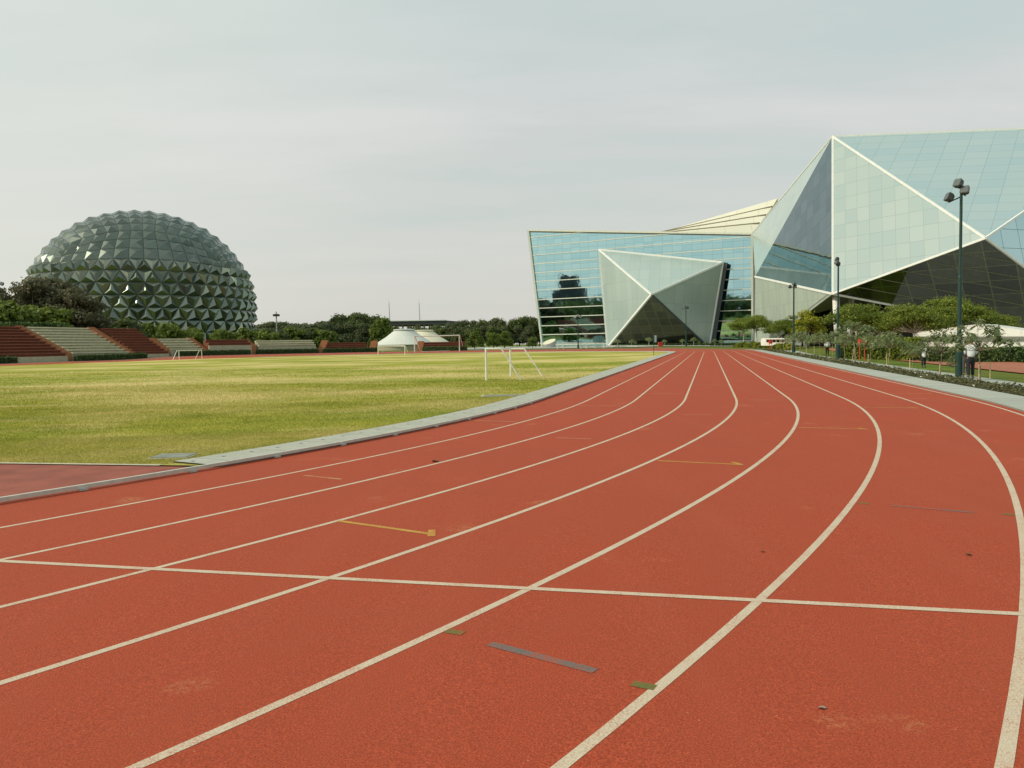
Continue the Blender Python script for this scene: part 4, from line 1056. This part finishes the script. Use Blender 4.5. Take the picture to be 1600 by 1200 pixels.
def mesh_box_round(mb, c, size, R, k=.13):
    """box with chamfered corners, seen along its local y"""
    c = Vector(c); w, d, h = size; pr = [(-.5, -.5 + k), (-.5 + k, -.5), (.5 - k, -.5), (.5, -.5 + k), (.5, .5 - k), (.5 - k, .5), (-.5 + k, .5), (-.5, .5 - k)]
    rings = []
    for y, s in ((-.5, 1), (.1, .94), (.5, .62)):
        rings.append([c + R @ Vector((x * w * s, y * d, z * h * s)) for x, z in pr])
    i = len(mb.v)
    for r_ in rings: mb.v += [tuple(p) for p in r_]
    for a in range(2):
        for k_ in range(8): mb.f.append([i + a * 8 + k_, i + a * 8 + (k_ + 1) % 8, i + a * 8 + 8 + (k_ + 1) % 8, i + a * 8 + 8 + k_]); mb.uv.append([(0, 0)] * 4)
    mb.f.append([i + k_ for k_ in range(8)][::-1]); mb.f.append([i + 16 + k_ for k_ in range(8)]); mb.uv += [[(0, 0)] * 8] * 2
def floodpost(base, ztop, label, heads, r=.062, body='lamp_body', post='post_green', s=1.0, aim=math.pi * .62, sleeve=1.75):
    h = ztop - base.z; e = empty('floodlight_post', base, label, 'lamp post', 'floodlight posts round the track')
    MB().tube([base - Vector((0, 0, .3)), base + Vector((0, 0, sleeve)), base + Vector((0, 0, sleeve + .06))], [r * 2.3, r * 2.2, r * 1.5], 16).build('base_sleeve', M[post], e, smooth=False)
    mb = MB(); mb.tube([base + Vector((0, 0, sleeve)), base + Vector((0, 0, h * .52)), base + Vector((0, 0, h * .525)), base + Vector((0, 0, h))], [r * 1.45, r * 1.3, r * 1.02, r * .9], 14)
    mb.tube([base + Vector((0, 0, h)), base + Vector((0, 0, h + .06))], [r * .9, r * .3], 14); mb.build('pole', M[post], e)
    mb = MB()
    for dx, dy, dz in heads:
        hub = base + Vector((0, 0, h + min(dz, -.15) * .8 - .1)); p = base + Vector((dx, dy, h + dz)); mb.tube([hub, p - Vector((0, 0, .2 * s)) + (p - hub) * .1, p - Vector((0, 0, .08 * s))], .03 * s, 6)
    mb.build('bracket', M[post], e)
    for hi_, (dx, dy, dz) in enumerate(heads):
        p = base + Vector((dx, dy, h + dz)); R_ = Euler((math.radians(-24), 0, aim + (hi_ - 1) * .42)).to_matrix()
        mb = MB(); mesh_box_round(mb, p, (.35 * s, .27 * s, .35 * s), R_); f_ = mb.build('floodlight', M[body], e)
        mb = MB(); mesh_box_round(mb, p - R_ @ Vector((0, .14 * s, 0)), (.30 * s, .02, .30 * s), R_); mb.build('lens', M['lamp_glass'], f_)
    return e
AIM = math.radians(-66)
b1 = hit(1498, 590.5); floodpost(b1, at(1500, 285, b1.y).z, 'tallest dark green floodlight post, with three lamps, beside the white shirted man', [(-.46, .05, -.62), (-.16, -.1, -.08), (.03, -.22, -.40)], aim=AIM)
b2 = hit(1309, 561); floodpost(b2, at(1309, 403, b2.y).z, 'dark floodlight post in front of the vertical white rib of the hall', [(-.10, .0, -.12), (-.16, -.1, -.42), (.05, .1, -.55)], r=.075, aim=AIM)
b3 = hit(1240, 551); floodpost(b3, at(1241, 442, b3.y).z, 'dark floodlight post in front of the grey wing wall', [(-.45, 0, -.45), (-.02, -.1, -.12), (.22, .1, -.45)], r=.09, s=1.15, aim=AIM, sleeve=.8)
b4 = at(1072, 543, 160); b4.z = ground(b4.x, b4.y); floodpost(b4, at(1071.5, 480, 160).z, 'slim dark floodlight post in front of the right facet of the star entrance', [(-.62, 0, -.18), (-.1, -.1, .15), (.42, .1, -.1)], r=.085, s=1.25, aim=0, sleeve=1.2)
b5 = at(903.5, 544, 162); b5.z = ground(b5.x, b5.y); floodpost(b5, at(902, 495, 162).z, 'slim floodlight post with three white lamps in front of the blue glass', [(-.6, 0, -.1), (-.05, -.1, .22), (.5, .1, .0)], r=.085, s=1.3, body='lamp_light', aim=0, sleeve=.8)
b6 = at(433, 535, 182); b6.z = ground(b6.x, b6.y); e6 = floodpost(b6, at(431, 487, 182).z, 'grey mast with a round lamp ring above the low cream grandstand', [], r=.14, post='mast_grey', sleeve=.8)
zz = at(431, 492.5, 182).z; mb = MB(); mb.tube([(b6.x, b6.y, zz - .25), (b6.x, b6.y, zz + .15), (b6.x, b6.y, zz + .3)], [.75, .85, .5], 14); mb.build('lamp_ring', M['lamp_body'], e6)
b7 = at(1.5, 545, 128); b7.z = ground(b7.x, b7.y); floodpost(b7, at(2, 438, 128).z, 'floodlight post with two lamp discs at the far left edge above the trees', [(.1, 0, -.2), (.75, 0, -.6), (-.6, 0, -.4)], r=.08, s=1.5, post='mast_grey', aim=0, sleeve=.8)

def tubeobj(name, parent, pts, r_, mat='goal_white', n=10): return MB().tube(pts, r_, n).build(name, M[mat], parent)
def goal(p1, p2, f1, f2, h1, h2, depth_top, label, rr=.04, net=False):
    o = p1.lerp(p2, .5); e = empty('goal', o, label, 'goal', 'white football goals on the field')
    t1, t2 = p1 + Vector((0, 0, h1)), p2 + Vector((0, 0, h2)); up_ = Vector((0, 0, .0))
    tubeobj('post', e, [p1 - Vector((0, 0, .1)), t1], rr); tubeobj('post', e, [p2 - Vector((0, 0, .1)), t2], rr); tubeobj('crossbar', e, [t1, t2], rr)
    for t_, p, f in ((t1, p1, f1), (t2, p2, f2)):
        d = f - p; d.z = 0; k = t_ + d * depth_top
        if depth_top > .05: tubeobj('top_bar', e, [t_, k], rr * .8)
        tubeobj('stay', e, [k if depth_top > .05 else t_, f], rr * .75)
    if net: tubeobj('ground_bar', e, [f1, f2], rr * .6)
    return e
q = [hit(*p) for p in ((760, 595), (798, 588), (814, 594), (847, 587))]
goal(*q, at(760, 545, q[0].y).z - q[0].z, at(797, 545.3, q[1].y).z - q[1].z, .45, 'nearest white goal frame, seen from the side, close to the pale kerb slabs', .043)
q = [hit(*p) for p in ((280, 562), (315.5, 561), (270, 562.5), (305, 561.2))]
goal(*q, 1.36, 1.36, .32, 'small white goal at the left in front of the grandstand hedges', .06)
q = [hit(*p) for p in ((591, 555.5), (633, 555.5), (600, 552.5), (638, 552.5))]
goal(*q, at(591, 540.6, q[0].y).z - q[0].z, at(633, 540.6, q[1].y).z - q[1].z, .15, 'small white goal in front of the white conical pavilion', .075)
q = [hit(*p) for p in ((648, 550.6), (718, 549), (657, 549.5), (725, 547.5))]
goal(*q, at(648, 525.5, q[0].y).z - q[0].z, at(718, 524, q[1].y).z - q[1].z, .12, 'largest white goal, right of the conical pavilions', .11, True)

# low rail fence in front of the office
def fence(xs, ytops, ybot, Y, label, rails, w=.22):
    a, b_ = at(xs[0], 540, Y), at(xs[-1], 540, Y); g_ = ground(a.x, a.y); e = empty('rail_fence', (a.x, a.y, g_), label, 'fence')
    for y in rails: MB().bar(at(xs[0], y, Y), at(xs[-1], y + .3, Y), .08, w).build('rail', M['white_paint'], e)
    for x in xs:
        p = at(x, ytops, Y); MB().box((p.x, p.y - .12, (p.z + ground(p.x, p.y)) / 2 - .1), (.24, .1, p.z - ground(p.x, p.y) + .2)).build('post', M['white_paint'], e)
fence((871, 880, 907, 916, 930, 943), 535.5, 544, 163, 'white double rail fence right of the silver slanted drum', (535.8, 541.2))
fence((948, 970, 995, 1020, 1045, 1070, 1095, 1108), 539.5, 544, 164, 'low white single rail fence below the star entrance', (540.6,), .3)
# drum with a slanted top
c = at(858, 544, 186); c.z = ground(c.x, c.y); rt_ = 1.62; n_ = 32; zl, zr = at(850, 537, 186).z, at(866, 530, 186).z
e = empty('slanted_drum', c, 'silver drum with a slanting elliptical top at the corner of the glass office', 'drum')
mb = MB(); lo_, hi2 = [], []
for k in range(n_):
    a = 2 * math.pi * k / n_; x, y = c.x + rt_ * math.cos(a), c.y + rt_ * math.sin(a); t = (math.cos(a) - .9 * math.sin(a) * -1 + 1.9) / 3.8
    lo_.append((x, y, c.z - .3)); hi2.append((x, y, zl - .6 + (zr + .4 - zl + .6) * t))
for k in range(n_): mb.face([lo_[k], lo_[(k + 1) % n_], hi2[(k + 1) % n_], hi2[k]])
mb.build('shell', M['tank_silver'], e)
ctr = sum((Vector(q_) for q_ in hi2), Vector()) / n_
MB().face([ctr + (Vector(q_) - ctr) * .96 + Vector((0, 0, .03)) for q_ in hi2]).build('slanted_lid', M['tent_cream'], e)
# saplings in front of the office
sap = tree_proto('sapling', 131, 3.0, 1.2, 1.7, 6, 420, .11, 'leaf_young', 'bark_lime', flat=.55, trunk_r=.07, shell=.2, brad=.5)
for px, yt in ((965, 530), (987, 530.5), (992, 533), (1014, 527), (1038, 530.5), (1066, 529.5), (1084, 527), (1092, 532), (1117, 529.5), (1127, 530.5), (1103, 533)):
    plant(sap, 3.0, px, yt, 166, 'thin sapling with a lime washed stem in front of the star entrance', 'sapling', 'saplings in front of the star entrance')
# red hose boxes
def hosebox(px, yb, yt, x0, x1, ybox, Y, label, round_=False, legs=True):
    p = at(px, yb, Y); p.z = ground(p.x, p.y); zt = at(px, yt, Y).z; zb = at(px, ybox, Y).z; w = (x1 - x0) * Y / F
    e = empty('hose_box', p, label, 'hose box'); mb = MB(); Rm = Euler((0, 0, .15)).to_matrix()
    mb.box((p.x, p.y, (zt + zb) / 2), (w, w * .45, zt - zb), Rm); mb.build('cabinet', M['red_paint'], e)
    MB().box((p.x, p.y - w * .24, (zt + zb) / 2), (w * .86, .02, (zt - zb) * .86), Rm).build('door', M['red_paint'], e)
    for s_ in (-1, 1): MB().tube([(p.x + s_ * w * .36, p.y, p.z - .1), (p.x + s_ * w * .36, p.y, zb + .02)], .035, 6).build('leg', M['red_paint'], e)
hosebox(1204, 546, 531, 1202, 1207, 537, 108, 'red hose box on two legs in front of the small white kiosk')
hosebox(1347, 560, 530, 1341, 1352, 539, 62, 'red hose box on two legs among the young trees')
hosebox(1032, 543.5, 534.5, 1028.5, 1035.5, 541.5, 158, 'red box at the low fence below the star entrance')
# flag post
p = hit(1021.5, 555); zt = at(1021, 524, p.y).z; e = empty('flag_post', p, 'thin post with a small pale blue flag at the corner of the grass', 'flag post')
MB().tube([p - Vector((0, 0, .1)), (p.x, p.y, zt)], .03, 8).build('pole', M['post_green'], e)
mb = MB()
for i in range(6):
    x0, x1 = .03 + i * .055, .03 + (i + 1) * .055; y0, y1 = .05 * math.sin(i * 1.3), .05 * math.sin((i + 1) * 1.3)
    mb.face([(p.x + x0, p.y + y0, zt - .75), (p.x + x1, p.y + y1, zt - .78), (p.x + x1, p.y + y1, zt - .02), (p.x + x0, p.y + y0, zt)])
mb.build('flag', M['flag_blue'], e)
# green bin at the second lamp post
p = hit(1312, 560); e = empty('litter_bin', p, 'dark green bin at the foot of the second lamp post', 'litter bin')
MB().tube([p, p + Vector((0, 0, .85))], [.2, .24], 14).build('body', M['bin_green'], e); MB().tube([p + Vector((0, 0, .85)), p + Vector((0, 0, .9)), p + Vector((0, 0, 1.0))], [.26, .26, .12], 14).build('lid', M['bin_green'], e)
# litter on the track
for px, py, s_, mat, lab, nm in ((680, 722, .065, 'leaf_dry', 'curled dry leaf standing on the third lane line', 'dry_leaf'), (1514, 868, .03, 'leaf_dry', 'dark dead leaf lying on the track at the right', 'dry_leaf'), (1284, 1108, .025, 'pebble', 'small pale scrap lying on the track at lower right', 'scrap'), (1192, 863, .02, 'leaf_dry', 'tiny dark crumb on the track between two lane lines', 'dry_leaf')):
    p = hit(px, py); rr_ = random.Random(px); mb = MB(); ring = [Vector((p.x + s_ * math.cos(a) * rr_.uniform(.5, 1), p.y + s_ * math.sin(a) * rr_.uniform(.3, .6), p.z + .004 + s_ * rr_.uniform(.0, .5))) for a in (0, 1, 2.1, 3.1, 4.2, 5.3)]
    cc_ = p + Vector((0, 0, s_ * .25 + .006))
    for k in range(6): mb.face([ring[k], ring[(k + 1) % 6], cc_]); mb.face([ring[(k + 1) % 6] - Vector((0, 0, .003)), ring[k] - Vector((0, 0, .003)), p + Vector((0, 0, .002))])
    tag(mb.build(nm, M[mat]), lab, 'leaf' if nm == 'dry_leaf' else 'scrap')

# ------------------------------------------------------------------ people
simple('skin', (.24, .125, .075), .55, var=.08); simple('cloth_white', (.66, .70, .70), .85, var=.06, scale=9, bmp=.3); simple('cloth_black', (.018, .020, .024), .85, var=.2, scale=9)
simple('cloth_grey', (.06, .065, .06), .85, var=.15, scale=9); simple('hair', (.012, .010, .009), .5); simple('shoe', (.02, .017, .015), .4); simple('bag_dark', (.03, .022, .02), .7); simple('cloth_dark', (.03, .034, .045), .85)
def skinmesh(name, chains, mat, parent, sub=2):
    """chains: list of lists of (point, radius); the first point of each later chain is the index of an existing vertex"""
    V = []; E_ = []; Rr = []
    for ch in chains:
        prev = None
        for it in ch:
            if isinstance(it, int): prev = it; continue
            V.append(tuple(it[0])); Rr.append(it[1])
            if prev is not None: E_.append((prev, len(V) - 1))
            prev = len(V) - 1
    me = bpy.data.meshes.new(name); me.from_pydata(V, E_, []); o = bpy.data.objects.new(name, me); scene.collection.objects.link(o)
    o.modifiers.new('skin', 'SKIN'); s_ = o.modifiers.new('sub', 'SUBSURF'); s_.levels = s_.render_levels = sub
    for k, v in enumerate(me.skin_vertices[0].data):
        r_ = Rr[k]; v.radius = (r_, r_) if not isinstance(r_, tuple) else r_
    me.skin_vertices[0].data[0].use_root = True
    dg = bpy.context.evaluated_depsgraph_get(); m2 = bpy.data.meshes.new_from_object(o.evaluated_get(dg)); bpy.data.objects.remove(o)
    m2.name = name; m2.materials.clear(); m2.materials.append(M[mat]); m2.polygons.foreach_set('use_smooth', [True] * len(m2.polygons))
    o = bpy.data.objects.new(name, m2); scene.collection.objects.link(o); o.parent = parent; return o
def person(pos, heading, hgt, label, top, bottom, stride=.12, arms=((.0, .1), (.0, .1)), sleeve=1.0, female=False, hem=.0, bag=None, headturn=0.0):
    k = hgt / 1.72; e = empty('person', pos, label, 'person', None); e.rotation_euler = (0, 0, heading); v = lambda x, y, z: (x * k, y * k, z * k)
    sw = .165 if female else .19
    J = {}
    for s in (-1, 1):
        f = stride * s; J['hip', s] = v(.085 * s, 0, .90); J['knee', s] = v(.095 * s, f * .55 + .03, .50); J['ank', s] = v(.10 * s, f - .02, .09 + max(0, -f) * .25); J['toe', s] = v(.115 * s, f + .15, .035 + max(0, -f) * .05)
        sp, el = arms[0 if s < 0 else 1]; J['sh', s] = v(sw * s, 0, 1.39); J['elb', s] = v((sw + .05 + sp * .3) * s, -.04 + el * .2, 1.11); J['wri', s] = v((sw + .07 + sp) * s, .02 + el, .88 + el * .35); J['palm', s] = v((sw + .06 + sp) * s, .04 + el * 1.15, .80 + el * .42)
    R_ = lambda a: a * k
    ch = [[(v(0, 0, .93), R_(.115)), (v(0, -.01, 1.10), R_(.105)), (v(0, -.01, 1.30), R_(.125)), (v(0, 0, 1.44), R_(.065)), (v(0, .01, 1.50), R_(.052)), (v(0, .02, 1.57), R_(.075)), (v(0, .015, 1.66), R_(.078))]]
    i = 7
    for s in (-1, 1):
        ch.append([2, (J['sh', s], R_(.052)), (J['elb', s], R_(.040)), (J['wri', s], R_(.028)), (J['palm', s], R_(.032))]); palm = i + 3; i += 4
        w, p = Vector(J['wri', s]), Vector(J['palm', s]); d = (p - w).normalized(); side = Vector((0, 1, 0)); inn = Vector((-s, 0, 0))
        for q_, L in ((-.024, .055), (-.008, .072), (.008, .07), (.024, .06)):
            b_ = p + side * q_ * k + d * .025 * k; ch.append([palm, (tuple(b_), R_(.0105)), (tuple(b_ + d * L * .55 * k), R_(.0095)), (tuple(b_ + d * L * k + inn * .02 * k), R_(.008))]); i += 3
        b_ = p.lerp(w, .45) + side * .03 * k; ch.append([palm, (tuple(b_ + side * .012 * k), R_(.011)), (tuple(b_ + side * .035 * k + d * .03 * k), R_(.010))]); i += 2
        ch.append([0, (J['hip', s], R_(.085)), (J['knee', s], R_(.055)), (J['ank', s], R_(.038)), (J['toe', s], R_(.035))]); i += 4
    ch.append([5, (v(0, .105, 1.575), R_(.014))]); i += 1
    for s in (-1, 1): ch.append([5, (v(.088 * s, .0, 1.575), R_(.016))]); i += 1
    body = skinmesh('body', ch, 'skin', e)
    for s in (-1, 1): MB().box(v(.032 * s, .089, 1.60), v(.024, .012, .012)).build('eye', M['hair'], e, sub=False)
    MB().box(v(0, .092, 1.525), v(.05, .012, .012)).build('mouth', M['bag_dark'], e, sub=False)
    # clothing
    hz_ = .86 - hem
    tc_ = [[(v(0, 0, hz_), R_(.165 if not female else .175)), (v(0, -.005, 1.10), R_(.155 if not female else .130)), (v(0, -.005, 1.30), R_(.172 if not female else .140)), (v(0, 0, 1.42), R_(.085))]]
    for s in (-1, 1):
        end = Vector(J['elb', s]).lerp(Vector(J['wri', s]), max(0, sleeve * 1.9 - 1)) if sleeve > .5 else Vector(J['sh', s]).lerp(Vector(J['elb', s]), sleeve * 2)
        c_ = [2, (v(sw * s, 0, 1.385), R_(.068))]
        if sleeve > .5: c_.append((J['elb', s], R_(.056)))
        c_.append((tuple(end), R_(.047))); tc_.append(c_)
    skinmesh('shirt', tc_, top, e)
    bc = [[(v(0, 0, 1.03), R_(.125)), (v(0, 0, .88), R_(.142))]]
    for s in (-1, 1): bc.append([1, (v(.088 * s, J['knee', s][1] / k * .3, .72), R_(.092)), (J['knee', s], R_(.074)), (tuple(Vector(J['knee', s]).lerp(Vector(J['ank', s]), .93)), R_(.066))])
    skinmesh('trousers', bc, bottom, e)
    for s in (-1, 1):
        a = Vector(J['ank', s]); skinmesh('shoe', [[(tuple(a + Vector((0, -.03, -.035)) * k), R_(.062)), (tuple(Vector(J['toe', s]) + Vector((0, -.05, .01)) * k), R_(.058)), (tuple(Vector(J['toe', s]) + Vector((0, .06, 0)) * k), R_(.048))]], 'shoe', e)
    hc = [[(v(0, -.02, 1.655), R_(.092)), (v(0, -.035, 1.60), R_(.086))]]
    if female: hc[0] += [(v(0, -.075, 1.50), R_(.06)), (v(0, -.10, 1.38), R_(.045)), (v(0, -.11, 1.26), R_(.02))]
    else: hc[0] += [(v(0, -.055, 1.54), R_(.060))]
    skinmesh('hair', hc, 'hair', e)
    return e
pm = hit(1516.5, 591.5)
toc = lambda p: math.atan2(p.x, -p.y)        # heading that faces the camera
mh = (at(1516, 528, pm.y).z - pm.z)
person(pm, toc(pm) + math.pi + .25, mh, 'person in a white shirt and black trousers walking away beside the tall lamp post', 'cloth_white', 'cloth_black', .10, ((-.07, .26), (-.07, .26)), .8)
pn_ = hit(1508.5, 588.5)
person(pn_, toc(pn_) + math.pi + .1, mh * .98, 'person in dark clothes half hidden behind the tall lamp post', 'cloth_dark', 'cloth_grey', .14, ((.0, .1), (.0, .1)), .95)
pw = hit(1443, 574.5); wh = at(1443, 538.5, pw.y).z - pw.z
person(pw, toc(pw) + .12, wh, 'person in a sleeveless white top and black trousers walking with a dark shoulder bag', 'cloth_white', 'cloth_black', .16, ((.08, .05), (.05, .0)), .12, True, .14)
k_ = wh / 1.72; hd = toc(pw) + .12; Rb = Matrix.Rotation(hd, 3, 'Z')
mb = MB(); cb = pw + Rb @ Vector((-.02, 0, 0)) + Vector((-.27 * k_, .06, 1.06 * k_))
mesh_box_round(mb, cb, (.24 * k_, .14 * k_, .34 * k_), Matrix.Rotation(.2, 3, 'Z'), .2)
bg_ = tag(mb.build('shoulder_bag', M['bag_dark']), 'dark brown bag hanging from the shoulder of the walking woman', 'bag')
MB().tube([cb + Vector((0, 0, .15 * k_)), pw + Vector((-.17 * k_, .03, 1.47 * k_)), cb + Vector((.02, -.04, .15 * k_))], .014, 6).build('strap', M['bag_dark'], bg_)
p3 = hit(1292.5, 556); person(p3, toc(p3) + math.pi - .1, at(1292, 530, p3.y).z - p3.z, 'person in white shirt and black trousers, head hidden among young tree leaves', 'cloth_white', 'cloth_black', .05, ((.0, .1), (.0, .1)), .9)
